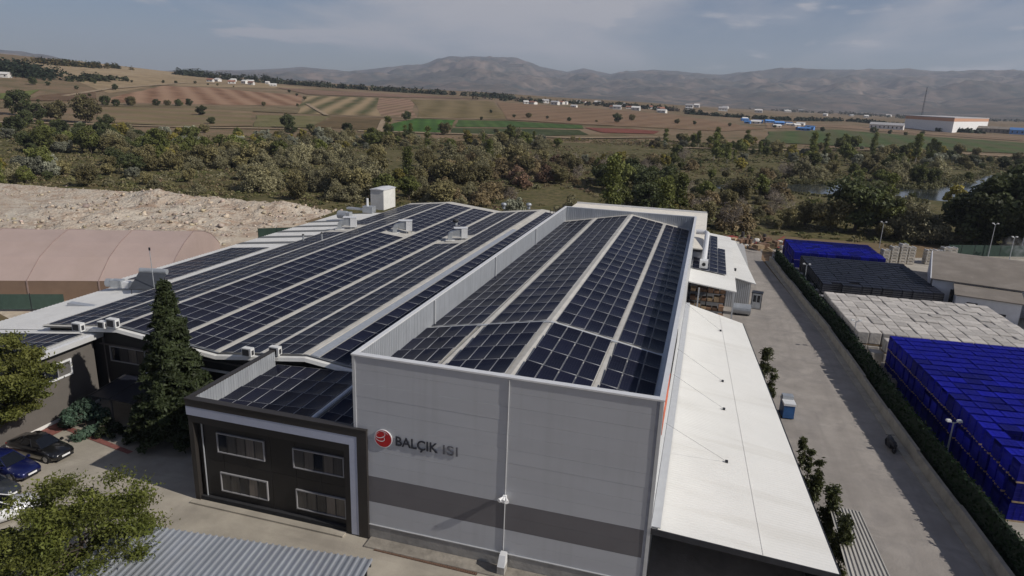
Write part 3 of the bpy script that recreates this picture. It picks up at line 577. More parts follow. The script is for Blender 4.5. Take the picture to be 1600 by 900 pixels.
for px, py, z, lab in ((712, 352, 6.2, 'dark mushroom ventilator behind the third roof fan'), (787, 326, 6.0, 'small turbine ventilator on the far roof edge, left one'), (826, 327, 6.5, 'small turbine ventilator on the far roof edge beside the ladder')):
    p = P(px, py, z); v = empty('turbine_ventilator', (p[0], p[1], lroof(p[0])), 0, lab, 'ventilator'); MB().tube([(0, 0, 0), (0, 0, .5)], .28, 12).build('neck', m_duct, v)
    MB().tube([(0, 0, .5), (0, 0, .62), (0, 0, .85), (0, 0, 1.05), (0, 0, 1.12)], [.25, .48, .52, .36, .08], 14).build('turbine_head', m_acd if 'dark' in lab else m_duct, v)
# white plant tower on the far roof
tw = empty('plant_tower', (-57.2, 112.6, 5.2), 0, 'white box-shaped plant tower above the far left roof', 'plant room'); tw.scale = (.85, .85, .72); tw.location.x += .9
MB().box(-1.5, 1.5, -2.8, 2.8, 0, 4.9).build('wall', mat('white_tower_sheet', (.66, .65, .61), .6, var=.1, scale=.7, stain=.4, stain_col=(.45, .42, .37)), tw)
MB().prism([(-1.65, 4.9), (1.65, 4.9), (1.65, 5.0), (0, 5.25), (-1.65, 5.0)], -2.95, 2.95, 1).build('roof', m_cop, tw)
ub = empty('roof_blower', (-55.6, 104.5, 5.7), 0, 'grey blower unit with pipe run beside the white tower', 'blower')
MB().box(-.2, 1.6, -.7, .7, 0, 1.1).build('casing', m_duct, ub); MB().box(-3.4, -.3, -.4, .4, .3, .6).build('pipe_tray', m_duct, ub); MB().tube([(.4, 0, 1.1), (.4, 0, 2.4)], .2).build('stack', m_cop, ub)
ub2 = empty('roof_blower', (-55.8, 97.5, 5.6), 0, 'grey rounded blower box lower on the far left roof', 'blower')
MB().tube([(-.9, 0, .7), (.6, 0, .7)], .65, 14).build('drum', m_duct, ub2); MB().box(.6, 1.3, -.5, .5, .1, 1.2).build('motor_box', m_duct, ub2)
# roof access ladder beyond the tall hall's parapet
ld = empty('roof_ladder', (-19.3, 86.5, 6.2), 0, 'dark metal access ladder rail at the far parapet corner', 'ladder')
m_dst = mat('dark_steel', (.04, .042, .05), .5, .5)
for dx in (0, .7):
    MB().tube([(dx, 0, 0), (dx, 0, 5.6)], .04).build('rail', m_dst, ld); MB().tube([(dx, 2.2, 0), (dx, 2.2, 5.6)], .04).build('rail', m_dst, ld)
for k in range(9): MB().tube([(0, 0, .5+.6*k), (.7, 0, .5+.6*k)], .03).build('rung', m_dst, ld); MB().tube([(0, 2.2, .5+.6*k), (.7, 2.2, .5+.6*k)], .03).build('rung', m_dst, ld)
# ================================================================== LEFT LEAN-TO ROOFS
ln = empty('lean_to_annex', (0, 0, 0), 0, 'white lean-to annex roof with dark skylight strips left of the panels', 'annex')
def ann(x): return 5.85+(x+52)*.11
MB().prism([(-60.6, .02), (-52.1, .02), (-52.1, 5.65), (-60.6, 4.75)], 56.5, 104, 1).build('wall', m_lwall, ln)
ribbed(MB(), -61, -51.8, 56, 104.5, lambda x, y: ann(x), .5, .04, along='x', th=.08).build('roof', m_wht, ln)
m_sky = mat('grey_skylight_sheet', (.13, .13, .125), .5, var=.1)
for y in (77.5, 82, 86.5, 91, 95.5): MB().hexa([(-60.9, y, ann(-60.9)+.05), (-52.2, y, ann(-52.2)+.05), (-52.2, y+1.35, ann(-52.2)+.05), (-60.9, y+1.35, ann(-60.9)+.05)], [(-60.9, y, ann(-60.9)+.07), (-52.2, y, ann(-52.2)+.07), (-52.2, y+1.35, ann(-52.2)+.07), (-60.9, y+1.35, ann(-60.9)+.07)]).build('skylight_strip', m_sky, ln)
lay_panels(ln, block(-59.4, -53.6, 5, 57.4, 75.2, 2.16, 2.13, ann, up=.07, gap=.02))
lo2 = empty('low_annex', (0, 0, 0), 0, 'low pale flat annex roof at the left corner behind the dark wing', 'annex')
MB().prism([(-60, .02), (-52.1, .02), (-52.1, 5.3), (-60, 4.35)], 41.9, 55.9, 1).build('wall', m_lwall, lo2)
ribbed(MB(), -60.4, -51.9, 41.7, 55.95, lambda x, y: 5.45+(x+52)*.12, .4, .03, along='x', th=.08).build('roof', m_wht, lo2)
MB().box(-58, -52, 48.7, 49.3, 4.75, 5.1).build('cross_gutter', m_ribm, lo2)
# air-handling clutter and solar water heater at the annex end
ah = empty('duct_cluster', (-56.6, 55.3, 4.95), math.radians(14), 'grey air-handling ducts clustered on the pale annex roof', 'duct unit'); ah.scale = (.6, .6, .6)
MB().tube([(-4.6, 0, .9), (-3.6, 0, .9)], .75, 12).build('drum', m_duct, ah); MB().box(-3.6, -1.7, -.7, .7, .2, 1.5).build('box_duct', m_duct, ah); MB().box(-1.69, -.5, -.5, .5, .1, 1.2).build('fan_box', m_cop, ah); MB().hexa([(-.5, -.6, .3), (1.6, -.6, .6), (1.6, .6, .6), (-.5, .6, .3)], [(-.5, -.6, 1.1), (1.6, -.6, 1.9), (1.6, .6, 1.9), (-.5, .6, 1.1)]).build('rising_duct', m_duct, ah)
sh = empty('solar_water_heater', (-53.7, 54.6, 5.3), math.radians(12), 'tilted dark solar water heater with tank beside the duct cluster', 'water heater')
MB().hexa([(-1.6, -1.0, .25), (1.3, -1.0, .25), (1.3, .9, 1.5), (-1.6, .9, 1.5)], [(-1.6, -1.05, .35), (1.3, -1.05, .35), (1.3, .85, 1.6), (-1.6, .85, 1.6)]).build('collector', mat('collector_glass', (.05, .055, .065), .3), sh)
MB().tube([(-1.6, 1.1, 1.75), (1.3, 1.1, 1.75)], .28, 12).build('tank', m_duct, sh)
for x in (-1.4, 1.1): MB().tube([(x, .9, -.25), (x, .9, 1.5)], .04).build('leg', m_dst, sh); MB().tube([(x, -1, -.3), (x, -1, .3)], .04).build('leg', m_dst, sh)
an = empty('antenna_mast', (-52.6, 54.0, 5.4), 0, 'thin bare antenna mast rising beside the annex panels', 'mast'); MB().tube([(0, 0, -.1), (-.1, 0, 4.6)], [.05, .03]).build('pole', m_duct, an); MB().box(-.16, -.02, -.05, .05, 4.3, 4.6).build('tip', m_dst, an)
# ================================================================== DARK WING (left, facing the yard)
wg = empty('dark_wing', (0, 0, 0), 0, 'taupe rendered wing with a white framed window and panels on its roof', 'office wing')
def wroof(x): return 6.12+(x+46.8)*.125
MB().prism([(-58, .02), (-46.8, .02), (-46.8, 5.62), (-58, 4.35)], 27, 41.05, 1).build('wall', m_lwall, wg)
ribbed(MB(), -58.3, -46.35, 26.6, 41.5, lambda x, y: wroof(x), .33, .03, along='x', th=.1).build('roof', m_wht, wg)
MB().prism([(-46.34, 5.72), (-46.1, 5.72), (-46.02, 6.16), (-46.34, 6.19)], 26.6, 41.5, 1).build('gutter', m_cop, wg)
MB().box(-46.8, -46.36, 26.7, 41.3, 5.58, 5.7).build('soffit', m_dark, wg)
lay_panels(wg, block(-57.8, -46.95, 10, 27.2, 41.2, 2.2, 2.17, wroof, up=.07, gap=.02))
m_wfr2 = mat('bright_window_frame', (.68, .68, .68), .45, var=.04)
f = MB(); wy0, wy1, wz0, wz1, X = 35.3, 38.85, 3.4, 4.72, -46.8
for a in ((wy0, wy1, wz0, wz0+.14), (wy0, wy1, wz1-.14, wz1), (wy0, wy0+.14, wz0+.14, wz1-.14), (wy1-.14, wy1, wz0+.14, wz1-.14)): f.box(X-.02, X+.12, a[0], a[1], a[2], a[3])
wn = f.build('window', m_wfr2, wg)
for i in range(3):
    ya = wy0+.14+(wy1-wy0-.28)/3*i; yb = ya+(wy1-wy0-.28)/3; MB().box(X+.02, X+.04, ya+.03, yb-.03, wz0+.14, wz1-.14).build('pane', m_pane if i != 2 else mat('bright_pane', (.12, .115, .11), .1), wn)
    if i: MB().box(X+.0, X+.08, ya-.035, ya+.035, wz0+.14, wz1-.14).build('mullion', m_wfr, wn)
MB().box(X+.003, X+.05, 27, 40.9, .02, .28).build('plinth_band', m_wht, wg)
m_paver = mat('red_paving', (.20, .075, .062), .85, scale=3, var=.25, bump=.2)
sheet('pavement', [(-46.7, 25), (-45.6, 25), (-45.2, 36.6), (-46.7, 36.9)], .05, m_paver)
sheet('pavement', [(-45.2, 36.2), (-38, 34.9), (-37.9, 35.3), (-45.2, 36.7)], .05, m_paver)
# entrance canopy
dc = empty('entrance_canopy', (-42.3, 39.0, 0), 0, 'small dark entrance canopy on posts in the shaded corner', 'canopy')
MB().hexa([(-2, -1.2, 2.3), (2.2, -1.2, 2.3), (2.2, 2.4, 2.65), (-2, 2.4, 2.65)], [(-2, -1.2, 2.38), (2.2, -1.2, 2.38), (2.2, 2.4, 2.73), (-2, 2.4, 2.73)]).build('roof', mat('canopy_glass', (.018, .02, .03), .3), dc)
for x in (-1.8, 0, 2.0): MB().box(x-.06, x+.06, -1.1, -.98, .02, 2.3).build('post', m_lwall, dc); MB().hexa([(x-.03, -1.2, 2.383), (x+.03, -1.2, 2.383), (x+.03, 2.4, 2.733), (x-.03, 2.4, 2.733)], [(x-.03, -1.2, 2.42), (x+.03, -1.2, 2.42), (x+.03, 2.4, 2.77), (x-.03, 2.4, 2.77)]).build('rafter', m_dwall, dc)
MB().box(.2, 2.0, 2.3, 2.4, 3.15, 3.22).build('strip_light', m_lampw, dc)
# ================================================================== DARK OFFICE BLOCK
of = empty('office_block', (0, 0, 0), 0, 'dark two-storey office block with pale L-shaped band and four white framed windows', 'office building')
OX0, OX1, OY0, OY1, OT = -29.62, -17.2, 31.78, 40.6, 7.2
MB().box(OX0+.35, OX1-.02, OY0+.55, OY1, .02, 5.85).build('wall', m_dwall, of)
m_clad = mat('espresso_cladding_panel', (.018, .016, .0155), .55, var=.12, scale=.7, rnd_obj=.1)
bx = [-29.2+1.74*i for i in range(7)]
for i in range(6):
    for za, zb in ((.32, 2.9), (2.92, 5.5)):
        MB().box(bx[i]+.01, min(bx[i+1], -18.75)-.01, OY0+.45, OY0+.549, za, zb).build('cladding_panel', m_clad, of)
m_band = mat('pale_lilac_band', (.42, .44, .53), .45, .1, var=.04)
m_frm = mat('brown_frame_cladding', (.032, .028, .026), .5, .1, var=.1, scale=.6)
MB().box(OX0, OX1, OY0, OY0+.55, 6.68, OT-.07).build('parapet_frame', m_frm, of)
MB().box(OX0, -18.32, OY0+.02, OY0+.55, 6.08, 6.677).build('pale_band', m_band, of)
MB().box(-18.32, -17.82, OY0+.02, OY0+.55, .1, 6.677).build('pale_band', m_band, of)
MB().box(-17.817, OX1, OY0, OY0+.55, .02, 6.677).build('frame_column', m_frm, of)
MB().box(-18.72, -18.323, OY0+.1, OY0+.55, .02, 6.077).build('frame_column', m_frm, of)
MB().box(OX0+.02, -18.723, OY0+.1, OY0+.55, 5.56, 6.077).build('lower_frame', m_frm, of)
MB().box(OX0+.02, OX0+.35, OY0+.1, OY0+.55, .02, 5.557).build('frame_column', m_frm, of)
MB().box(OX0, OX0+.16, OY0+.553, OY1, .02, OT-.07).build('side_wall', m_frm, of)
MB().box(OX0+.38, -18.75, OY0+.2, OY0+.54, .02, .3).build('plinth', m_dark, of)
MB().box(OX0-.04, OX1+.02, OY0-.04, OY0+.42, OT-.067, OT).build('parapet_coping', m_frm, of)
MB().box(OX0-.04, OX0+.34, OY0+.423, OY1+.05, OT-.067, OT).build('parapet_coping', m_frm, of)
def oroof(x): return 6.42-.055*abs(x+21.6)
riblin(of, OX0+.34, OY0+.45, OX0+.34, OY1, lambda x: 5.8, OT-.07, (1, 0))
rb = MB()
for xa, xb in ((OX0+.17, -21.6), (-21.6, HX0-.05)): ribbed(rb, xa, xb, OY0+.55, OY1+.3, lambda x, y: oroof(x)-.1, .33, .03, along='x', th=.08)
rb.build('roof', m_roofw, of)
MB().tube([(-21.55, OY0+.75, oroof(-21.5)+.1), (-21.55, OY1+.6, oroof(-21.5)+.1)], .17, 10).build('ridge_duct', m_ribm, of)
it = block(-29.1, -21.9, 6, 32.4, 40.9, 2.06, 2.0, lambda x: oroof(x)-.08, up=.14, gap=.026, rx=math.radians(1.5))+block(-21.25, -18.1, 3, 32.4, 40.9, 2.06, 2.0, lambda x: oroof(x)-.08, up=.14, gap=.026, rx=math.radians(1.5))
lay_panels(of, it)
for (xa, xb, za, zb, bl) in ((-27.82, -24.38, 3.6, 4.98, (1, 2, 3, 4)), (-22.38, -18.9, 3.58, 4.92, (0, 1, 3, 4)), (-27.78, -24.32, .84, 2.2, (0, 1, 3)), (-22.3, -18.85, .74, 2.12, (0, 1, 3, 4))):
    o = window_y(of, xa, xb, za, zb, OY0+.445, 5, fr=.07, dep=.1, blinds=bl)
MB().tube([(OX0+.75, OY0+.38, .1), (OX0+.75, OY0+.38, 5.5)], .045).build('downpipe', m_ribm, of)
MB().box(-29.6, -18.7, 31.35, 31.76, .02, .13).build('foot_pavement', m_conc, of)
# strip drain, manholes, cracked kerb
dr = empty('strip_drain', (-13.22, 31.05, .015), math.radians(-1), 'rusty iron strip drain grate along the grey wall', 'drain grate')
m_rust = mat('rusty_iron', (.13, .075, .05), .8, scale=5, var=.4)
MB().box(-3.2, 3.2, -.2, -.16, 0, .05).build('frame', m_rust, dr); MB().box(-3.2, 3.2, .16, .2, 0, .05).build('frame', m_rust, dr); MB().box(-3.2, 3.2, -.15, .15, 0, .012).build('channel', m_dark, dr)
g0 = MB().box(-.045, .045, -.155, .155, .014, .045).mesh('grate_bar', m_rust)
for i in range(46): link('grate_bar', g0, dr, (-3.12+i*.1387, 0, 0))
for px, py, lab in ((637, 859, 'round iron manhole cover closer to the carport'), (663, 857, 'round iron manhole cover closer to the strip drain')):
    p = P(px, py); mh = empty('manhole_cover', (p[0], p[1], .015), 0, lab, 'manhole cover', 'manhole covers in the yard'); MB().tube([(0, 0, 0), (0, 0, .02)], .36, 20).build('ring', mat('cast_iron', (.16, .15, .135), .8), mh); MB().tube([(0, 0, .02), (0, 0, .03)], .3, 20).build('lid', mat('cast_iron_lid', (.12, .115, .105), .8), mh)
MB_k = MB().hexa([(-17.1, 31.0, .02), (-1, 31.0, .02), (-1, 31.93, .02), (-17.1, 31.93, .02)], [(-17.1, 31.02, .1), (-1, 31.02, .1), (-1, 31.93, .12), (-17.1, 31.93, .12)])
tag(MB_k.build('pavement', mat('kerb_concrete', (.25, .225, .19), .92, scale=1.5, var=.3, bump=.3, stain=.6)), None, kind='structure')
# ================================================================== CARPORT (front)
cp = empty('carport', (-28.4, 25.45, 0), math.radians(6.2), 'grey corrugated carport roof along the bottom of the yard', 'carport')
m_corr = mat('corrugated_steel', (.36, .38, .41), .4, .45, var=.14, scale=.9, stretch=(1, .2, 1), stain=.25, stain_col=(.28, .25, .22))
ribbed(MB(), 0, 14.1, -6.5, 0, lambda x, y: 2.75+.03*y, .36, .085, along='y', th=.01).build('roof', m_corr, cp)
for y in (-6.3, -3.2, -.15): MB().box(.05, 14.05, y-.05, y+.05, 2.43, 2.55).build('purlin', m_dst, cp)
for x in (.3, 4.9, 9.4, 13.8):
    for y in (-6.2, -.25): MB().box(x-.06, x+.06, y-.06, y+.06, .01, 2.42).build('post', m_dst, cp)
# ================================================================== WHITE SIDE CANOPY
cn = empty('side_canopy', (0, 0, 0), 0, 'long white sheet canopy sloping off the tall hall toward the road', 'canopy')
m_can = mat('white_canopy_sheet', (.70, .69, .655), .55, .0, var=.045, scale=.25, stain=.2, stain_col=(.60, .58, .53), stain_scale=.3, streak=(.35, (.56, .54, .49), .5, (.12, 1.8, 1)))
CA, CB = (8.5, 32.7), (5.2, 73.2)          # road-side edge, near and far
def cright(y): return CA[0]+(CB[0]-CA[0])*(y-CA[1])/(CB[1]-CA[1])
def cnear(x): return 31.97+(x-HX1)/(CA[0]-HX1)*(CA[1]-31.97)
mbc = MB(); n = 170; ys = []
for i in range(n):
    y0 = i/n; ys += [(y0, 0), (y0+.55/n, 0), (y0+.66/n, .009), (y0+.9/n, .009)]
ys.append((1, 0)); vs_ = []
for t_, dz in ys:
    yl = 31.99+t_*(75.2-31.99); yr = CA[1]+t_*(CB[1]-CA[1]); vs_ += [(HX1+.02, yl, 4.42+dz), (cright(yr), yr, 3.42+dz)]
fs_ = [(2*i, 2*i+1, 2*i+3, 2*i+2) for i in range(len(ys)-1)]
mbc.add(vs_, fs_); mbc.add([(a, b, c-.06) for a, b, c in vs_], [q[::-1] for q in fs_]); mbc.build('roof', m_can, cn)
MB().box(HX1+.025, HX1+.5, 32.0, 75.0, 4.47, 4.52).build('wall_flashing', m_trim, cn)
MB().hexa([(HX1+.02, 31.9, 4.1), (CA[0], CA[1]-.08, 3.1), (CA[0], CA[1]-.02, 3.1), (HX1+.02, 31.96, 4.1)], [(HX1+.02, 31.9, 4.43), (CA[0], CA[1]-.08, 3.43), (CA[0], CA[1]-.02, 3.43), (HX1+.02, 31.96, 4.43)]).build('near_fascia', m_dst, cn)
MB().hexa([(CA[0]+.01, CA[1], 3.15), (CA[0]+.1, CA[1], 3.15), (CB[0]+.1, CB[1], 3.15), (CB[0]+.01, CB[1], 3.15)], [(CA[0]+.01, CA[1], 3.41), (CA[0]+.1, CA[1], 3.41), (CB[0]+.1, CB[1], 3.41), (CB[0]+.01, CB[1], 3.41)]).build('eave_gutter', m_dst, cn)
MB().hexa([(4.8, 32.45, 3.79), (4.84, 32.45, 3.79), (2.84, 74, 3.79), (2.8, 74, 3.79)], [(4.8, 32.45, 3.836), (4.84, 32.45, 3.836), (2.84, 74, 3.836), (2.8, 74, 3.836)]).build('middle_seam', m_can, cn)
for y in (33.3, 41, 49, 57, 65, 72.6): MB().box(cright(y)-.3, cright(y)-.1, y-.1, y+.1, .02, 3.2).build('post', m_dst, cn)
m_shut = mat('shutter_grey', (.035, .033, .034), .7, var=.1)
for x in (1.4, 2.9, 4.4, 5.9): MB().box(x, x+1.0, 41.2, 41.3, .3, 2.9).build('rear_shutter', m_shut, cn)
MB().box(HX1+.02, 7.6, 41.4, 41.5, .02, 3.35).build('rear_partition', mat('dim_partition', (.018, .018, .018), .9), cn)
MB().hexa([(8.2, 33.2, .02), (8.35, 33.2, .02), (5.0, 73, .02), (4.85, 73, .02)], [(8.2, 33.2, 3.2), (8.35, 33.2, 3.2), (5.0, 73, 3.2), (4.85, 73, 3.2)]).build('added_shade_wall', m_shut, cn)  # wall added on the road side to block light and darken under the canopy
m_cable = mat('steel_cable', (.10, .10, .10), .5, .6)
for (px, py), (tx, ty) in zip(((1126, 516), (1129, 596), (1131, 640), (1135, 723)), ((60, 0), (54, 0), (49.6, 0), (40.9, 0))):
    t_ = (P(px, py, 3.95)); zt = 4.42-(t_[0]-HX1)/(cright(t_[1])-HX1)*1.0+.03
    MB().tube([(HX1+.03, t_[1]-2.0, 7.0), (t_[0], t_[1], zt+.05)], .009, 5).build('tie_cable', m_cable, cn); MB().box(t_[0]-.09, t_[0]+.09, t_[1]-.09, t_[1]+.09, zt-.02, zt+.12).build('cable_anchor', m_dst, cn)
# ================================================================== ROOFS BEHIND, ALONG THE ROAD
rr = empty('rear_workshop', (0, 0, 0), 0, 'low pale workshop behind the tall hall', 'workshop')
MB().box(-22.4, .3, 91.3, 123.8, .02, 6.9).build('wall', m_wall, rr)
MB().hexa([(-22.8, 90.9, 7.3), (.6, 90.9, 7.3), (.6, 124.2, 6.9), (-22.8, 124.2, 6.9)], [(-22.8, 90.9, 7.45), (.6, 90.9, 7.45), (.6, 124.2, 7.05), (-22.8, 124.2, 7.05)]).build('roof', mat('cream_roof', (.76, .71, .62), .7, var=.08, scale=.4, stain=.3), rr)
MB().box(-22.7, .5, 124.0, 124.15, 7.06, 7.35).build('rear_kerb', m_cop, rr)
pv_ = empty('side_panel_shed', (0, 0, 0), 0, 'side shed roof carrying a block of solar panels beside the white wall duct', 'shed')
def sroof(x): return 6.1-.12*(x+.9)
MB().prism([(HX1+.05, .02), (3.6, .02), (3.6, 5.4), (HX1+.05, 5.9)], 85.5, 110, 1).build('wall', m_wall, pv_)
MB().prism([(HX1+.03, 5.95), (4.5, 5.3), (4.5, 5.42), (HX1+.03, 6.08)], 78.5, 112, 1).build('roof', m_can, pv_)
lay_panels(pv_, block(-.7, 2.4, 3, 85, 110, 2.2, 2.17, sroof, up=.1, gap=.02)+block(2.42, 3.45, 1, 85, 101, 2.2, 2.17, sroof, up=.1, gap=.02))
for x in (.4, 4.3): MB().box(x-.08, x+.08, 78.7, 78.86, .02, 5.4).build('post', m_trim, pv_)
du = empty('wall_duct', (0, 0, 0), 0, 'white pipe duct bent along the tall hall wall above the shed panels', 'duct')
MB().tube([(HX1+.1, 99, 8.2), (.45, 99, 8.2), (.75, 98.4, 8.15), (.75, 97.6, 8.05), (.62, 86.5, 6.75)], .34, 10).build('pipe', m_cop, du); MB().box(.15, 1.15, 85.4, 86.5, 6.15, 7.1).build('fan_box', m_cop, du); MB().tube([(.65, 85.38, 6.65), (.65, 85.3, 6.65)], .22, 12).build('outlet', m_dark, du)
wr = empty('road_shed', (0, 0, 0), 0, 'long narrow white shed roof beside the road', 'shed')
MB().prism([(3.9, .02), (6.9, .02), (6.9, 3.55), (3.9, 3.95)], 91.0, 116.5, 1).build('wall', mat('grey_ribbed_wall', (.34, .335, .33), .6, var=.1), wr)
MB().hexa([(4.45, 90.3, 4.15), (7.35, 89.4, 3.75), (5.5, 117.2, 3.75), (2.5, 118.5, 4.15)], [(4.45, 90.3, 4.27), (7.35, 89.4, 3.87), (5.5, 117.2, 3.87), (2.5, 118.5, 4.27)]).build('roof', m_can, wr)
MB().hexa([(4.3, 90.4, 4.2), (4.45, 90.35, 4.2), (2.5, 118.4, 4.2), (2.35, 118.5, 4.2)], [(4.3, 90.4, 4.36), (4.45, 90.35, 4.36), (2.5, 118.4, 4.36), (2.35, 118.5, 4.36)]).build('ridge_rail', m_dst, wr)
for y in (94, 101.5, 109): 
    t_ = (y-90.3)/28.2; x = 4.45-1.95*t_+.5; MB().box(x, x+.3, y, y+.3, 4.22, 4.55).build('roof_clamp', m_dst, wr)
wm = MB()
for i in range(12): wm.box(4.0+i*.24, 4.12+i*.24, 90.95, 90.999, .05, 3.7)
wm.build('wall_rib', m_trim, wr)
rk = empty('timber_rack', (1.4, 84.2, .02), 0, 'open rack stacked with brown timber under the shed roof', 'rack')
m_tim = mat('brown_timber', (.20, .12, .075), .8, scale=2, var=.4, rnd_obj=.35); m_pale = mat('pale_timber', (.40, .29, .18), .8, scale=2, var=.3, rnd_obj=.3)
for x in (-2.1, 0, 2.1): MB().box(x-.06, x+.06, -.06, .06, 0, 4.6).build('upright', m_dst, rk)
for k, z in enumerate((.2, 1.3, 2.4, 3.5)):
    MB().box(-2.15, 2.15, -.5, .5, z, z+.1).build('shelf', m_dst, rk)
    for j in range(6):
        x = -2.0+j*.7+rnd.uniform(0, .1); MB().box(x, x+.6, -.6, .45, z+.103, z+.103+rnd.uniform(.25, .75)).build('timber_bundle', rnd.choice([m_tim, m_tim, m_pale]), rk)
ki = empty('gate_kiosk', (7.9, 91.8, .02), math.radians(-8), 'small white kiosk with dark frame beside the road shed', 'kiosk')
MB().box(-.6, .6, -.5, .5, .05, 2.1).build('body', mat('kiosk_white', (.6, .61, .6), .5), ki); MB().box(-.7, .7, -.6, .6, 2.1, 2.2).build('roof', m_dst, ki)
for x in (-.65, .57): MB().box(x, x+.08, -.58, -.5, 0, 2.1).build('corner_post', m_dst, ki)
for x in (-.42, .06): MB().box(x, x+.36, -.53, -.503, .95, 1.85).build('door_window', m_pane, ki)
tk = empty('steel_tank', (5.9, 88.0, .02), 0, 'grey horizontal cylinder tank at the shed end', 'tank'); MB().tube([(-1.1, 0, .75), (1.1, 0, .75)], .7, 16).build('drum', m_duct, tk)
for x in (-.7, .7): MB().box(x-.1, x+.1, -.5, .5, 0, .25).build('saddle', m_dst, tk)
# small ribbed lean-to by the shrubs
sc_ = empty('ribbed_shelter', (0, 0, 0), 0, 'small grey ribbed shelter roof beside the shrubs at the road', 'shelter')
m_rs = mat('weathered_ribbed_sheet', (.44, .42, .38), .6, .2, var=.15, stretch=(3, .3, 1), scale=.7, stain=.4)
vs_ = []; k = 9
for i in range(k):
    for a, dz in ((0, 0), (.68, 0), (.74, .07), (.94, .07)): vs_.append(((i+a)/k, dz))
vs_.append((1, 0)); q_ = []
for t_, dz in vs_: q_ += [(9.35+t_*1.85, 41.1+.2*t_, 2.35-.25*t_+dz), (9.35+t_*2.4, 32.5+.1*t_, 2.35-.25*t_+dz)]
MB().add(q_, [(2*i, 2*i+1, 2*i+3, 2*i+2) for i in range(len(vs_)-1)]).add([(a, b, c-.04) for a, b, c in q_], [(2*i, 2*i+2, 2*i+3, 2*i+1) for i in range(len(vs_)-1)]).build('roof', m_rs, sc_)
for x, y in ((9.5, 40.8), (11.0, 40.9), (9.5, 33), (11.5, 33)): MB().box(x-.05, x+.05, y-.05, y+.05, .02, 2.0).build('post', m_dst, sc_)
bn = empty('road_bin', (8.75, 58.8, .02), .1, 'blue container with grey lid beside the canopy edge', 'bin')
MB().box(-.45, .45, -.8, .8, .1, 1.25).build('body', mat('bin_blue', (.03, .10, .26), .5), bn); MB().box(-.5, .5, -.85, .85, 1.253, 1.45).build('lid', m_cop, bn); MB().box(-.45, .45, .1, .75, 1.453, 1.75).build('load', m_duct, bn)
for y in (-.6, .6): MB().tube([(-.5, y, .1), (.5, y, .1)], .1, 10).build('wheel', m_dark, bn)
# motor scooter parked at the road wall
ms = empty('motorbike', (16.2, 55.3, .02), math.radians(100), 'dark motorbike parked against the low road wall', 'motorbike')
for x in (-.62, .62):
    t_ = MB(); t_.tube([(x+.25*math.cos(a*math.pi/8), 0, .31+.25*math.sin(a*math.pi/8)) for a in range(17)], .1, 8); t_.build('wheel', m_dark, ms)
MB().tube([(-.75, 0, .68), (-.3, 0, .66), (-.05, 0, .62), (.25, 0, .74), (.5, 0, .9)], [.14, .22, .24, .25, .14], 10).build('body', m_dst, ms); MB().tube([(.62, 0, .3), (.42, 0, 1.0)], .04, 6).build('fork', m_duct, ms); MB().tube([(.42, -.33, 1.02), (.42, .33, 1.02)], .025, 6).build('handlebar', m_dst, ms); MB().box(-.6, .05, -.13, .13, .78, .86).build('seat', m_dark, ms)
MB().box(-.3, .3, -.2, .2, .18, .58).build('engine', m_dst, ms)
# ================================================================== ROAD WALL, HEDGE FENCE
WL = [(19.2, 31.5), (18.75, 41), (17.35, 57), (15.75, 82), (11.6, 122)]
def wl(y, off=0.0): return float(np.interp(y, [p[1] for p in WL], [p[0] for p in WL]))+off
m_kw = mat('road_wall_concrete', (.33, .305, .26), .9, scale=1, var=.18, bump=.2, stain=.5, stain_scale=.8)
rw = empty('road_wall', (0, 0, 0), 0, 'long low concrete wall stepping along the road edge', 'wall')
y = 31.5; k = 0
while y < 121:
    y2 = min(y+7.4, 121.5); h_ = .95+.12*(k % 2)
    MB().hexa([(wl(y)-.14, y, .02), (wl(y)+.14, y, .02), (wl(y2)+.14, y2-.02, .02), (wl(y2)-.14, y2-.02, .02)], [(wl(y)-.14, y, h_), (wl(y)+.14, y, h_), (wl(y2)+.14, y2-.02, h_), (wl(y2)-.14, y2-.02, h_)]).build('wall_block', m_kw, rw); y = y2; k += 1
mbk = MB()
for ya, yb in ((31.5, 41), (41, 57), (57, 82), (82, 121.5)):
    mbk.hexa([(wl(ya)-.75, ya, .02), (wl(ya)-.145, ya, .02), (wl(yb)-.145, yb, .02), (wl(yb)-.75, yb, .02)], [(wl(ya)-.75, ya, .14), (wl(ya)-.145, ya, .14), (wl(yb)-.145, yb, .14), (wl(yb)-.75, yb, .14)])
tag(mbk.build('kerb', m_kw), None, kind='structure')
m_hedge = leafmat('hedge_green', (.009, .024, .008), (.016, .036, .011), 0)
def leafquads(C, S, rng, nrm=None, el=1.0):
    """quads centred on C (n,3) with sizes S (n,)"""
    n = len(C); a = rng.normal(size=(n, 3)); 
    if nrm is not None: a = nrm+.7*a
    a /= np.linalg.norm(a, axis=1)[:, None]; r = rng.normal(size=(n, 3)); u = np.cross(a, r); u /= np.linalg.norm(u, axis=1)[:, None]+1e-9; v = np.cross(a, u)
    u = u*(S*.5)[:, None]; v = v*(S*.5*el)[:, None]
    V = np.empty((n, 4, 3)); V[:, 0] = C-u*.35-v; V[:, 1] = C+u-v*.15; V[:, 2] = C+u*.3+v; V[:, 3] = C-u+v*.2
    return V.reshape(-1, 3), np.arange(4*n).reshape(-1, 4)
g = np.random.default_rng(3); n = 24000; yy = g.uniform(31.5, 121, n); zz = g.uniform(.05, 2.5, n); xx = np.interp(yy, [p[1] for p in WL], [p[0] for p in WL])+.75+g.normal(0, .16, n)*(1.2-.3*zz/2.2)
V, F = leafquads(np.stack([xx, yy, zz], 1), g.uniform(.13, .24, n), g)
hd = empty('hedge_fence', (0, 0, 0), 0, 'dark green leafy screen fence running behind the low road wall', 'hedge')
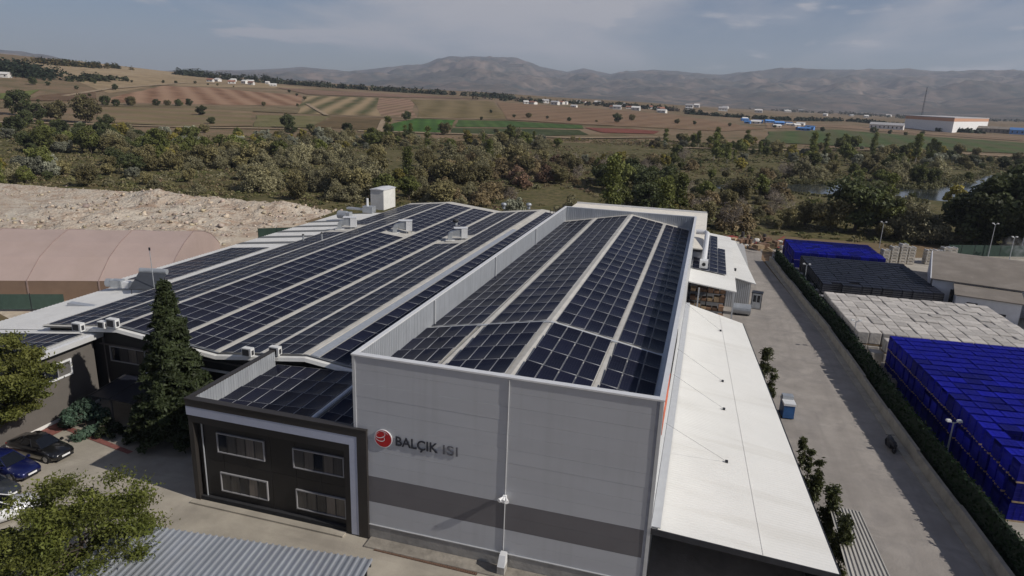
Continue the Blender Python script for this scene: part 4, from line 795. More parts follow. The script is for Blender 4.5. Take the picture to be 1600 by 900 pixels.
link('foliage', npmesh('hedge_foliage', V, F, m_hedge, tint=np.repeat(g.uniform(.6, 1.4, n), 4)[:, None]*np.ones(3)), hd)
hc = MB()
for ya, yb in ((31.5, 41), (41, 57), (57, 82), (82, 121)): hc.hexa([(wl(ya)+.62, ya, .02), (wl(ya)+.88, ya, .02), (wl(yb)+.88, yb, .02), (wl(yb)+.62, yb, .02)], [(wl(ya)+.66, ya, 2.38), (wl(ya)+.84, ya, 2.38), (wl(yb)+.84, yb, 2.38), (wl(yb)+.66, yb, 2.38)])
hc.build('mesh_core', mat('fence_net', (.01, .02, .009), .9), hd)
for i in range(31): MB().tube([(wl(31.6+i*3)+.95, 31.6+i*3, .02), (wl(31.6+i*3)+.95, 31.6+i*3, 2.55)], .035, 6).build('fence_post', m_dst, hd)
# ================================================================== STORAGE YARD STACKS
def crate_unit(name, col, tiers=4, h=1.28, netted=False, wood=True, rim=1.0):
    """a pallet of stacked open crates, 1.2 x 1.0 m"""
    b = MB(); b.box(-.58, .58, -.48, .48, .12, h-.26, 0); cz = (h-.12)/tiers
    for i in range(tiers):
        z = .12+cz*i; b.box(-.6, .6, -.5, .5, z+cz*.80, z+cz*.93, 0 if wood or i == tiers-1 else 1); 
        for sx in (-.6, -.2, .2, .56): b.box(sx, sx+.04, -.505, .505, z+.01, z+cz*.8, 0)
    for x in (-.6, -.22, .18, .56): b.box(x, x+.04, -.5, .5, h-.26, h, 0)
    for y_ in (-.5, -.18, .14, .46): b.box(-.6, .6, y_, y_+.04, h-.26, h-.01, 0)
    for y_ in (-.5, -.05, .4): b.box(-.6, .6, y_, y_+.1, 0, .11, 1)
    return b.mesh(name, [col, m_pale if wood else mat('crate_rim_grey', (.17, .17, .18), .6)])
m_blue = mat('crate_blue', (.005, .007, .225), .6, spec=.15, var=.3, scale=1.2, rnd_obj=.5); m_navy = mat('crate_black', (.014, .016, .026), .5, var=.3, rnd_obj=.35); m_greyc = mat('crate_grey', (.22, .21, .22), .6, var=.2, rnd_obj=.3)
u_blue = crate_unit('blue_crate_stack', m_blue, h=1.41); u_navy = crate_unit('black_crate_stack', m_navy, wood=False); u_grey = crate_unit('crate_stack', m_greyc)
def merged(name, me, places, parent=None):
    n = len(me.vertices); co = np.empty(n*3, np.float32); me.vertices.foreach_get('co', co); co = co.reshape(-1, 3)
    F = [tuple(p.vertices) for p in me.polygons]; mi = [p.material_index for p in me.polygons]; VV = []; FF = []; MM = []
    for i, (x, y, z, rz) in enumerate(places):
        c, s = math.cos(rz), math.sin(rz); R = np.array([[c, -s, 0], [s, c, 0], [0, 0, 1]]); VV.append(co @ R.T+np.array([x, y, z])); FF += [tuple(q+i*n for q in f) for f in F]; MM += mi
    m2 = bpy.data.meshes.new(name); m2.from_pydata(np.vstack(VV).tolist(), [], FF); 
    for m in me.materials: m2.materials.append(m)
    m2.polygons.foreach_set('material_index', MM); m2.update(); return link(name, m2, parent)
def stacks(me, name, origin, rz, nx, ny, px, py, tiers, th, label, cat, group, cap=290, z0=.02, drop=.03, jit=.03, massname=None, masslabel=None, edge=None):
    c, s = math.cos(rz), math.sin(rz); allp = []
    for i in range(nx):
        for j in range(ny):
            hgt = tiers-(1 if rnd.random() < drop else 0)
            for t_ in range(hgt):
                top = t_ == hgt-1; vis = top or i == 0 or j == 0
                x, y_ = i*px+rnd.gauss(0, jit), j*py+rnd.gauss(0, jit)
                allp.append((vis, origin[0]+x*c-y_*s, origin[1]+x*s+y_*c, z0+t_*th, rz+rnd.gauss(0, jit*.8)))
    vis = sorted([p[1:] for p in allp if p[0]], key=lambda q: q[0]**2+q[1]**2+(CAMH-q[2])**2)
    for (x, y_, z, r) in vis[:cap]:
        o = tag(link(name, me, None, (x, y_, z), r), label, cat, group)
        if name == 'wrapped_pallet': o.scale = (rnd.uniform(.985, 1.03), rnd.uniform(.985, 1.03), rnd.uniform(.93, 1.035))
    rest = vis[cap:]+[p[1:] for p in allp if not p[0] and p[3] >= 0 and False]
    if rest: tag(merged(massname, me, rest), masslabel, cat, kind='stuff')
ang = math.radians(5.4)
stacks(u_blue, 'blue_crate_stack', (21.95, 47.6), ang, 13, 20, 1.27, 1.27, 3, 1.43, 'palletised stack of deep blue plastic crates in the large near block', 'crate stack', 'blue crate stacks in the near block', 205, drop=.012, massname='crate_mass', masslabel='remaining deep blue crate stacks of the large near block')
stacks(u_navy, 'black_crate_stack', (17.3, 99.3), math.radians(3), 12, 14, 1.26, 1.3, 2, 1.30, 'palletised stack of black crates in the dark middle block', 'crate stack', 'black crate stacks in the middle block', 260, drop=.01, massname='crate_mass', masslabel='remaining black crate stacks of the middle block')
stacks(u_blue, 'blue_crate_stack', (15.6, 119.0), math.radians(3), 11, 9, 1.26, 1.3, 2, 1.32, 'palletised stack of blue crates in the far block by the thicket', 'crate stack', 'blue crate stacks in the far block', 90, drop=.02, massname='crate_mass', masslabel='remaining blue crate stacks of the far block')
for i in range(9):
    tag(link('crate_stack', u_grey, None, (wl(91+i*3.1)+1.95+rnd.uniform(-.1, .2), 91+i*3.1, .02), rnd.uniform(-.1, .1)), 'grey crate stack standing in the row right behind the hedge fence', 'crate stack', 'grey crate stacks behind the hedge')
# wrapped white pallets
def wrapped():
    bm = bmesh.new(); bmesh.ops.create_cube(bm, size=1); bmesh.ops.scale(bm, vec=(1.2, 1.18, 1.3), verts=bm.verts); bmesh.ops.bevel(bm, geom=bm.edges[:], offset=.09, segments=2, profile=.6, affect='EDGES')
    bmesh.ops.translate(bm, vec=(0, 0, .78), verts=bm.verts); me = bpy.data.meshes.new('wrapped_pallet'); bm.to_mesh(me); bm.free()
    b = MB()
    for y_ in (-.55, -.05, .45): b.box(-.6, .6, y_, y_+.1, 0, .12)
    k = len(me.vertices); vs2 = [tuple(v.co) for v in me.vertices]; fs2 = [tuple(p.vertices) for p in me.polygons]
    b2 = MB(); b2.add(vs2, fs2, 0); b2.add(b.v, b.f, 1); return b2.mesh('wrapped_pallet', [mat('pallet_shrink_wrap', (.44, .41, .375), .6, var=.12, scale=1.5, rnd_obj=.2, bump=.4, bscale=4, stain=.45, stain_col=(.38, .33, .27), stain_scale=1.1), m_pale])
u_wr = wrapped()
stacks(u_wr, 'wrapped_pallet', (17.75, 77.6), math.radians(4.2), 15, 13, 1.27, 1.25, 2, 1.44, 'pallet wrapped in pale dusty film in the white block', 'wrapped pallet', 'wrapped pallets in the white block', 295, drop=.0, jit=.02)
for i, (x, y_, t_) in enumerate(((18.9, 75.4, 1), (20.1, 75.3, 2), (21.3, 75.5, 2))):
    for k in range(t_): tag(link('wrapped_pallet', u_wr, None, (x, y_, .02+1.44*k), .05), 'pale wrapped pallet on the short row between white and blue blocks', 'wrapped pallet', 'wrapped pallets beside the blue block')
# stacks of bare pallets near the fence
pl_ = MB()
for k in range(7):
    z = k*.15
    for y_ in (-.5, -.25, 0, .25, .42): pl_.box(-.6, .6, y_, y_+.09, z+.1, z+.125)
    for x in (-.58, -.05, .48): pl_.box(x, x+.1, -.5, .5, z+.01, z+.098)
me_pl = pl_.mesh('pallet_pile', mat('grey_pallet_wood', (.27, .245, .21), .9, var=.3, rnd_obj=.25))
for i, (x, y_) in enumerate(((18.0, 72.6), (18.5, 71.2), (18.7, 69.9), (19.5, 72.6), (19.3, 68.4))): tag(link('pallet_pile', me_pl, None, (x, y_, .02), rnd.uniform(-.2, .2)), 'weathered empty pallets piled in the gap beside the blue block', 'pallets', 'empty pallet piles')
# slab stacks by the far fence
m_slab = mat('grey_slab', (.36, .33, .285), .85, var=.2, rnd_obj=.15)
for i, (x, y_, n) in enumerate(((30.8, 128.8, 5), (32.3, 129.6, 6), (33.8, 130.2, 7), (35.2, 130.8, 6), (38.4, 132.2, 5), (39.9, 132.8, 5), (41.2, 133.3, 6), (42.4, 133.8, 6))):
    s = empty('slab_stack', (x, y_, .02), math.radians(14), 'stack of grey slabs on pale battens before the far fence', 'slab stack', 'slab stacks by the far fence')
    for k in range(n):
        MB().box(-.62, .62, -.6, .6, .08+k*.5, .48+k*.5).build('slab_layer', m_slab, s)
        for dx in (-.45, .4): MB().box(dx-.06, dx+.06, -.64, .62, .48+k*.5, .58+k*.5).build('batten', m_cop, s)
# ================================================================== BUILDINGS OF THE STORAGE YARD
yb_ = empty('yard_workshop', (31.4, 103.8, 0), math.radians(-14), 'pale yard workshop with brown flat gable roof and dark doorway', 'workshop')
m_pw = mat('pale_blue_render', (.62, .63, .66), .8, var=.08, scale=.5, stain=.3); m_brf = mat('brown_roof_felt', (.19, .165, .14), .9, var=.15, scale=.4, stain=.4, stain_col=(.30, .27, .24))
MB().add([(0, 0, .02), (0, 22, .02), (26, 22, .02), (26, 0, .02), (0, 0, 3.6), (0, 22, 3.6), (26, 22, 3.6), (26, 0, 3.6), (0, 11, 5.3), (26, 11, 5.3)], [(0, 1, 5, 8, 4), (3, 7, 9, 6, 2), (0, 4, 7, 3), (1, 2, 6, 5)]).build('wall', m_pw, yb_)
for ya, za, yb2, zb in ((-.4, 3.58, 11, 5.38), (22.4, 3.58, 11, 5.38)):
    MB().hexa([(-.35, ya, za), (26.4, ya, za), (26.4, yb2, zb), (-.35, yb2, zb)], [(-.35, ya, za+.14), (26.4, ya, za+.14), (26.4, yb2, zb+.14), (-.35, yb2, zb+.14)]).build('roof', m_brf, yb_)
MB().hexa([(-.42, -.4, 3.6), (-.3, -.4, 3.6), (-.3, 11, 5.42), (-.42, 11, 5.42)], [(-.42, -.4, 3.76), (-.3, -.4, 3.76), (-.3, 11, 5.56), (-.42, 11, 5.56)]).build('verge_trim', m_cop, yb_)
MB().box(-.05, .02, 2.0, 5.0, .02, 3.2).build('doorway', m_dark, yb_); MB().box(-.1, -.055, 1.6, 1.95, .02, 3.4).build('door_leaf', m_wfr, yb_)
for x in (2.2, 6.4): MB().box(x, x+1.7, -.06, -.01, .1, 2.5).build('window', m_pane, yb_)
yb2_ = empty('yard_lean_to', (32.8, 98.3, 0), math.radians(-14), 'low white lean-to before the yard workshop', 'lean-to')
MB().prism([(0, .02), (4.8, .02), (4.8, 3.3), (0, 2.9)], 0, 7, 0).build('wall', m_pw, yb2_); MB().prism([(-.3, 2.92), (4.82, 3.34), (4.82, 3.46), (-.3, 3.04)], -.3, 7.3, 0).build('roof', m_brf, yb2_)
MB().box(1.2, 2.4, -.05, -.005, .02, 2.2).build('doorway', m_dark, yb2_); MB().box(3.4, 5.6, -.05, -.005, 1.0, 1.3).build('dark_rail', m_dst, yb2_)
yb3_ = empty('yard_store', (41.4, 95.8, 0), math.radians(-14), 'white storage building at the right edge behind the wrapped pallets', 'store building')
MB().box(0, 16, 0, 9, .02, 3.6).build('wall', m_cop, yb3_); MB().hexa([(-.3, -.3, 3.6), (16.3, -.3, 3.6), (16.3, 9.3, 3.9), (-.3, 9.3, 3.9)], [(-.3, -.3, 3.72), (16.3, -.3, 3.72), (16.3, 9.3, 4.02), (-.3, 9.3, 4.02)]).build('roof', m_can, yb3_); MB().box(2, 4.4, -.04, -.005, .02, 2.4).build('door', m_dst, yb3_)
ch = empty('chimney_stack', (47.2, 112.5, 0), 0, 'grey cylindrical chimney stack rising by the workshop roof with steam', 'chimney'); MB().tube([(0, 0, 0), (0, 0, 6.0)], .36, 14).build('shaft', m_duct, ch); MB().tube([(0, 0, 6.0), (0, 0, 6.25)], [.43, .43], 14).build('rim', m_dst, ch)
# steam drifting off the stack
m_st = bpy.data.materials.new('steam_vapour'); m_st.use_nodes = True; t = m_st.node_tree; t.nodes.clear()
pv2 = t.nodes.new('ShaderNodeVolumePrincipled'); pv2.inputs['Color'].default_value = (.95, .95, .97, 1); sn = t.nodes.new('ShaderNodeTexNoise'); sn.inputs['Scale'].default_value = 1.1; sn.inputs['Detail'].default_value = 3; tcx = t.nodes.new('ShaderNodeTexCoord'); t.links.new(tcx.outputs['Object'], sn.inputs[0])
sr = t.nodes.new('ShaderNodeMapRange'); t.links.new(sn.outputs[0], sr.inputs[0]); sr.inputs[1].default_value = .47; sr.inputs[2].default_value = .75; sr.inputs[4].default_value = .7
grd = t.nodes.new('ShaderNodeTexGradient'); grd.gradient_type = 'SPHERICAL'; mpg = t.nodes.new('ShaderNodeMapping'); mpg.inputs['Scale'].default_value = (1/3.6, 1/2.0, 1/1.7); t.links.new(tcx.outputs['Object'], mpg.inputs[0]); t.links.new(mpg.outputs[0], grd.inputs[0]); mm_ = t.nodes.new('ShaderNodeMath'); mm_.operation = 'MULTIPLY'; t.links.new(sr.outputs[0], mm_.inputs[0]); t.links.new(grd.outputs['Fac'], mm_.inputs[1])
t.links.new(mm_.outputs[0], pv2.inputs['Density']); so_ = t.nodes.new('ShaderNodeOutputMaterial'); t.links.new(pv2.outputs[0], so_.inputs['Volume'])
bm = bmesh.new(); bmesh.ops.create_icosphere(bm, subdivisions=2, radius=1); bmesh.ops.scale(bm, vec=(3.6, 2.0, 1.7), verts=bm.verts); me = bpy.data.meshes.new('steam'); bm.to_mesh(me); bm.free(); me.materials.append(m_st)
st_o = link('steam', me, None, (44.9, 113.4, 7.0)); st_o.rotation_euler = (0, .35, 0); tag(st_o, 'white steam drifting from the chimney stack', kind='stuff')
# silo drums at the right edge
for i, x in enumerate((51.5, 53.4)):
    s = empty('white_silo', (x, 118+i*.8, .02), 0, ('white round silo drum nearer the chimney', 'white round silo drum at the frame edge')[i], 'silo'); MB().tube([(0, 0, 0), (0, 0, 4.2), (0, 0, 4.8)], [.85, .85, .3], 16).build('drum', m_cop, s); MB().box(-.9, .9, -.9, -.8, 0, .3).build('base', m_plinth, s)
# lamp posts
LP = [(33.1, 143.5, 5.0, 'double-headed lamp post before the big round tree'), (50.9, 141.9, 6.5, 'double-headed lamp post by the far green fence'), (57.7, 146.7, 8.0, 'tallest lamp post at the right frame edge'), (54.0, 141, 4.5, 'short lamp post near the steam'), (17.15, 78.2, 3.6, 'lamp post at the near corner of the white pallet block'), (15.35, 106, 3.4, 'lamp post among the grey stacks behind the hedge'), (19.8, 54.4, 3.4, 'lamp post in front of the near blue crates')]
for x, y_, h_, lab in LP:
    l_ = empty('lamp_post', (x, y_, .02), rnd.uniform(-.4, .4), lab, 'lamp post', 'yard lamp posts'); MB().tube([(0, 0, 0), (0, 0, h_)], [.08, .05], 8).build('pole', m_ribm, l_)
    for s in (-1, 1): MB().tube([(0, 0, h_-.1), (s*.45, 0, h_+.12)], .03, 6).build('arm', m_ribm, l_); MB().hexa([(s*.4-.16, -.15, h_+.05), (s*.4+.16, -.15, h_+.05), (s*.4+.16, .15, h_+.05), (s*.4-.16, .15, h_+.05)], [(s*.4-.14, -.13, h_+.2), (s*.4+.14, -.13, h_+.2), (s*.4+.14, .13, h_+.2), (s*.4-.14, .13, h_+.2)]).build('lamp_head', m_ac, l_)
# far green mesh fence on its concrete foot
def fence(name, pts, h_, label, m, foot=True):
    f_ = empty(name, (0, 0, 0), 0, label, 'fence')
    for (xa, ya), (xb, yb) in zip(pts, pts[1:]):
        L_ = math.hypot(xb-xa, yb-ya); n = max(1, int(L_/2.6))
        for i in range(n):
            a = (xa+(xb-xa)*i/n, ya+(yb-ya)*i/n); b = (xa+(xb-xa)*(i+1)/n, ya+(yb-ya)*(i+1)/n); MB().add([(*a, .3), (*b, .3), (*b, h_), (*a, h_), (a[0], a[1]+.03, .3), (b[0], b[1]+.03, .3), (b[0], b[1]+.03, h_), (a[0], a[1]+.03, h_)], [(0, 1, 2, 3), (7, 6, 5, 4), (0, 4, 5, 1), (3, 2, 6, 7)]).build('mesh_panel', m, f_)
            MB().tube([(*a, 0), (*a, h_+.15)], .04, 6).build('post', m_dst, f_)
        if foot: MB().hexa([(xa, ya-.12, 0), (xb, yb-.12, 0), (xb, yb+.12, 0), (xa, ya+.12, 0)], [(xa, ya-.12, .42), (xb, yb-.12, .42), (xb, yb+.12, .42), (xa, ya+.12, .42)]).build('foot_wall', m_kw, f_)
m_net = mat('green_net', (.022, .045, .034), .85, var=.15, scale=1)
fence('net_fence', [(43.5, 139.3), (58, 145.3), (82, 155)], 2.5, 'dark green net fence behind the slab stacks', m_net)
m_net2 = mat('bluegreen_net', (.05, .085, .068), .85, var=.15)
fence('net_fence', [(-92, 48.6), (-76, 55.2), (-69.5, 58.0)], 2.1, 'blue-green net fence in front of the pink tent', m_net2, False)
fence('net_fence', [(-71, 96), (-61.5, 103)], 3.0, 'dark net fence between the tent end and the annex roof', m_net)
# ================================================================== STORAGE TENT
tn = empty('storage_tent', (-79.75, 58.33, 0), math.atan2(.39, .92), 'long pinkish brown membrane storage tent on the left', 'tent')
m_tent = mat('pink_membrane', (.385, .295, .262), .75, var=.06, scale=.3, stain=.25, stain_col=(.33, .25, .20), stain_scale=.2); m_tents = mat('brown_side_sheet', (.20, .135, .095), .8, var=.1, scale=.5); m_seam = mat('tent_seam', (.26, .19, .17), .8)
prof = [(0, 2.5), (1.6, 3.5), (3.6, 4.65), (7, 5.75), (11, 6.55), (15, 5.75), (18.4, 4.65), (20.4, 3.5), (22, 2.5)]
xs = [-45+i*8.05 for i in range(9)]; xs[-1] = 19.2
for a, b in zip(xs, xs[1:]):
    r_ = MB(); sg_ = 6; vs_ = []
    for i in range(sg_+1):
        x = a+(b-a)*i/sg_; sag = -.07*math.sin(math.pi*i/sg_)
        for (y_, z) in prof: vs_.append((x, y_, z+sag))
    k = len(prof); r_.add(vs_, [(i*k+j, (i+1)*k+j, (i+1)*k+j+1, i*k+j+1) for i in range(sg_) for j in range(k-1)]); r_.build('roof_bay', m_tent, tn)
    MB().box(a+.06, b-.06, -.03, .05, .02, 2.49).build('side_sheet', m_tents, tn)
for x in xs[1:]:
    MB().tube([(x, y_, z+.02) for y_, z in prof], .05, 6).build('seam_rib', m_seam, tn); MB().box(x-.08, x+.08, -.1, .0, .02, 2.5).build('side_post', m_red if False else m_seam, tn)
MB().add([(19.2, y_, z) for y_, z in prof]+[(19.2, 22, .02), (19.2, 0, .02)], [tuple(range(len(prof)+2))]).build('end_wall', m_tent, tn)
# ================================================================== RUBBLE
g = np.random.default_rng(11); nx_, ny_ = 150, 84; X0, X1, Y0, Y1 = -172, -76, 88, 133; V = []
for j in range(ny_):
    for i in range(nx_):
        x, y_ = X0+(X1-X0)*i/(nx_-1), Y0+(Y1-Y0)*j/(ny_-1); ex = min(i, nx_-1-i)/14; ey = min(j, ny_-1-j)/12; e = max(0, min(1, ex, ey))
        wx = min(1, max(.18, (x+142)/26)); big = max(0, .42+nz(x, y_, 11, 2.0)); sm = abs(nz(x, y_, 3.2, 5.0)); bank = max(0, 1-abs(y_-(124+.06*(x+120)))/6)*1.5
        V.append((x+g.normal(0, .1), y_+g.normal(0, .1), -.1+e*(wx*(big*1.15+sm*.6)+bank*.9+.15)))
F = [(j*nx_+i, j*nx_+i+1, (j+1)*nx_+i+1, (j+1)*nx_+i) for j in range(ny_-1) for i in range(nx_-1)]
m_rub = layered('rubble_earth', [(.44, .36, .28), (.54, .49, .41), (.34, .245, .18), (.50, .44, .36)], [.07, .2, .6], bump=.9)
tag(link('rubble_mounds', npmesh('rubble_mounds', V, F, m_rub)), 'pale heaped rubble and sandy spoil beyond the tent', 'rubble', kind='stuff')
Va = np.array(V); n = 1000; idx = g.integers(0, len(V), n); cube = np.array([(-1, -1, -1), (1, -1, -1), (1, 1, -1), (-1, 1, -1), (-1, -1, 1), (1, -1, 1), (1, 1, 1), (-1, 1, 1)])*.5; cf = np.array([(0, 3, 2, 1), (4, 5, 6, 7), (0, 1, 5, 4), (1, 2, 6, 5), (2, 3, 7, 6), (3, 0, 4, 7)]); VV = []; FF = []; TT = []; k = 0
for q in idx:
    if Va[q, 0] < -128 and rnd.random() < .8: continue
    s = .18+abs(g.normal(0, .26)); c = cube*(1+g.normal(0, .25, (8, 3)))*s*np.array([1, .8, .6]); R = np.array(Matrix.Rotation(g.uniform(0, 6.28), 3, 'Z') @ Matrix.Rotation(g.normal(0, .5), 3, 'X')); VV.append(c @ R.T+Va[q]+np.array([g.normal(0, .4), g.normal(0, .4), .12])); FF.append(cf+k); TT.append(np.full((8, 3), g.uniform(.55, 1.25))*np.array([1, g.uniform(.9, 1), g.uniform(.8, 1)])); k += 8
tag(link('rubble_stones', npmesh('rubble_stones', np.vstack(VV), np.vstack(FF), mat('broken_stone', (.46, .40, .33), .9, var=.15, tint=True), tint=np.vstack(TT))), 'broken pale stones strewn over the rubble heaps', 'rubble', kind='stuff')
# scrap and timber by the far road end
kinds = [('scrap_crate', 'brown scrap crate in the junk heap at the road end', 'crate'), ('scrap_plank', 'loose plank lying in the junk heap at the road end', 'plank'), ('scrap_drum', 'old drum standing in the junk heap at the road end', 'drum'), ('scrap_sack', 'pale filled sack in the junk heap at the road end', 'sack')]
m_sc = [m_tim, m_pale, mat('scrap_red', (.25, .045, .035), .7), mat('scrap_dark', (.05, .045, .045), .8), mat('scrap_white', (.5, .48, .44), .8)]
for i in range(64):
    if i < 44: x, y_ = rnd.uniform(6.5, 15.5), rnd.uniform(128.5, 142)
    else: x, y_ = rnd.uniform(-1, 7), rnd.uniform(128, 140)
    kd = rnd.choice((0, 0, 1, 1, 2, 3)); nm, lab, cat_ = kinds[kd]; b = MB(); s = rnd.uniform(.7, 1.5); z = rnd.choice((0, 0, .5, 1.0))*(.6 if i % 3 else 1)
    if kd == 0:
        b.box(-.6*s, .6*s, -.5*s, .5*s, 0.05, .6*s, 0)
        for k in range(4): b.box(-.63*s, .63*s, -.53*s, .53*s, .05+.15*s*k, .12+.15*s*k, 0)
    elif kd == 1: b.hexa([(-1.4*s, -.12, .02), (1.4*s, -.12, .3*s), (1.4*s, .12, .3*s), (-1.4*s, .12, .02)], [(-1.4*s, -.12, .08), (1.4*s, -.12, .36*s), (1.4*s, .12, .36*s), (-1.4*s, .12, .08)])
    elif kd == 2: b.tube([(0, 0, 0), (0, 0, .05), (0, 0, .4*s), (0, 0, .43*s), (0, 0, .85*s)], [.28, .3, .3, .32, .3], 12)
    else: b.tube([(-.5*s, 0, .25), (-.35*s, 0, .3), (0, 0, .34), (.35*s, 0, .3), (.5*s, 0, .22)], [.08, .25*s, .32*s, .26*s, .08], 10)
    tag(b.build(nm, rnd.choice(m_sc[:2]*4+m_sc[2:4]*2+m_sc[4:] if kd != 3 else m_sc[-1:]), None, (x, y_, .02+z*.7), rnd.uniform(0, 3)), lab, cat_, 'junk heap '+cat_+'s')
# ================================================================== CARS
m_tyre = mat('tyre_rubber', (.015, .015, .016), .9); m_rim = mat('alloy_rim', (.42, .42, .43), .35, .7); m_cgl = mat('car_glass', (.006, .007, .009), .05, spec=.7); m_hl = mat('headlight_lens', (.6, .62, .66), .1, spec=.8); m_plate = mat('number_plate', (.7, .7, .7), .5); m_blk = mat('black_trim', (.012, .012, .013), .5)
def car(x, y, rz, paint, label, hatch=False, Ln=4.65, Wd=1.82, Ht=1.45):
    c = empty('parked_car', (x, y, .014), rz, label, 'car', 'cars parked in the yard'); h = Ln/2; w_ = Wd/2
    # body stations along x: (x, sill z, shoulder z, deck z, half width at sill, at shoulder, at deck)
    st = [(-h, .42, .62, .80, .62, .70, .60), (-h+.12, .30, .68, .95 if not hatch else 1.0, .78, .86, .70), (-h+.55, .24, .74, 1.0, .86, .91, .74), (-h+1.2, .22, .76, .99, .88, .915, .76), (-.2, .20, .76, .96, .885, .92, .77), (h-1.5, .20, .75, .93, .885, .915, .77), (h-.95, .22, .72, .88, .87, .90, .74), (h-.4, .25, .64, .78, .80, .85, .66), (h-.1, .30, .56, .68, .68, .74, .54), (h, .38, .50, .58, .58, .62, .48)]
    b = MB(); vs = []; k = 8; q = Wd/1.84
    for (sx, z0, z1, z2, a0, a1, a2) in st:
        a0, a1, a2 = a0*q, a1*q, a2*q; vs += [(sx, -a0, z0), (sx, -a1*.99, (z0+z1)/2), (sx, -a1, z1), (sx, -a2, z2), (sx, a2, z2), (sx, a1, z1), (sx, a1*.99, (z0+z1)/2), (sx, a0, z0)]
    n = len(st); b.add(vs, [(i*k+j, i*k+(j+1) % k, (i+1)*k+(j+1) % k, (i+1)*k+j) for i in range(n-1) for j in range(k)]+[tuple(range(k))[::-1], tuple((n-1)*k+j for j in range(k))]); b.build('body', paint, c, smooth=True)
    # greenhouse: base ring to roof ring
    xr = -h+.10 if hatch else -h+.75; base = [(xr, .73), (-h+1.4, .78), (.2, .78), (h-1.32, .72)]; rf = [(xr+.45 if hatch else xr+.72, .50), (-h+1.75, .56), (-.1, .57), (h-2.05, .52)]
    g_ = MB(); vb = [(a, -b_*q, .93) for a, b_ in base]+[(a, b_*q, .93) for a, b_ in base[::-1]]; vt = [(a, -b_*q, Ht-(.05 if i in (0, 3) else 0)) for i, (a, b_) in enumerate(rf)]+[(a, b_*q, Ht-(.05 if i in (0, 3) else 0)) for i, (a, b_) in list(enumerate(rf))[::-1]]
    g_.add(vb+vt, [(i, (i+1) % 8, (i+1) % 8+8, i+8) for i in range(8)]); g_.build('windows', m_cgl, c)
    r_ = MB(); r_.add([(a, b_*1.0, z+.004) for a, b_, z in vt]+[(a*.96-.02, b_*.86, z+.045) for a, b_, z in vt], [(i, (i+1) % 8, (i+1) % 8+8, i+8) for i in range(8)]+[tuple(range(8, 16))]); r_.build('roof', paint, c, smooth=True)
    for s in (-1, 1):
        for a, b_ in ((0, 0), (1, 1), (2, 2), (3, 3)):
            p0 = Vector((base[a][0], s*base[a][1]*q, .93)); p1 = Vector((rf[b_][0], s*rf[b_][1]*q, Ht-(.05 if b_ in (0, 3) else 0))); MB().tube([p0+Vector((0, s*.006, 0)), p1+Vector((0, s*.006, 0))], .035 if a in (0, 3) else .028, 5).build('pillar', paint if a in (0, 3) else m_blk, c)
        MB().hexa([(h-1.45, s*.80*q, .92), (h-1.25, s*.80*q, .92), (h-1.25, s*.98*q, .95), (h-1.45, s*.98*q, .95)], [(h-1.45, s*.82*q, 1.05), (h-1.28, s*.82*q, 1.04), (h-1.28, s*.98*q, 1.06), (h-1.45, s*.98*q, 1.07)]).build('mirror', paint, c)
        MB().hexa([(h-.42, s*.50*q, .58), (h-.09, s*.46*q, .52), (h-.22, s*.745*q, .53), (h-.62, s*.835*q, .60)], [(h-.46, s*.50*q, .735), (h-.12, s*.45*q, .64), (h-.24, s*.735*q, .64), (h-.62, s*.835*q, .71)]).build('headlight', m_hl, c)
        MB().box(-h+.01, -h+.16, min(s*.5, s*.8)*q, max(s*.5, s*.8)*q, .66, .82).build('tail_light', mat('tail_red', (.25, .01, .01), .3), c)
        for wx in (-h+.88, h-.86):
            wh = MB(); wh.tube([(wx, s*(w_-.24), .315), (wx, s*(w_-.22), .315), (wx, s*(w_-.04), .315), (wx, s*(w_-.005), .315)], [.27, .32, .32, .27], 18); o = wh.build('wheel', m_tyre, c)
            MB().tube([(wx, s*(w_-.03), .315), (wx, s*(w_+.004), .315)], [.2, .2], 14).build('rim', m_rim, o)
            MB().tube([(wx, s*(w_-.3), .34), (wx, s*(w_-.028), .34)], .37, 18).build('wheel_arch', m_blk, o)
    MB().box(h-.02, h+.035, -.30, .30, .40, .52).build('number_plate', m_plate, c)
    MB().hexa([(h-.1, -.42, .5), (h+.015, -.40, .5), (h+.015, .40, .5), (h-.1, .42, .5)], [(h-.12, -.42, .60), (h-.01, -.40, .60), (h-.01, .40, .60), (h-.12, .42, .60)]).build('grille', m_blk, c)
    MB().box(h-.3, h-.0, -.6, .6, .24, .36).build('front_bumper', m_blk, c)
    return c
def paint(n, c, m=.3): return mat(n, c, .28, m, var=.04, coat=1.0)
car(-43.65, 32.95, math.radians(-2), paint('paint_black', (.012, .012, .013)), 'black sedan parked closest to the taupe wing wall', Ln=4.7)
car(-43.45, 30.35, math.radians(-1), paint('paint_blue', (.008, .012, .075)), 'dark blue hatchback parked beside the black sedan', True, 4.35, 1.8, 1.47)
car(-42.35, 28.0, math.radians(0), paint('paint_grey', (.045, .05, .06)), 'dark grey car cut by the left frame edge', True, 4.4, 1.8, 1.48)
car(-39.3, 26.1, math.radians(58), paint('paint_white', (.72, .72, .73), 0), 'white car partly hidden behind the leafy yard tree', False, 4.75, 1.86, 1.47)
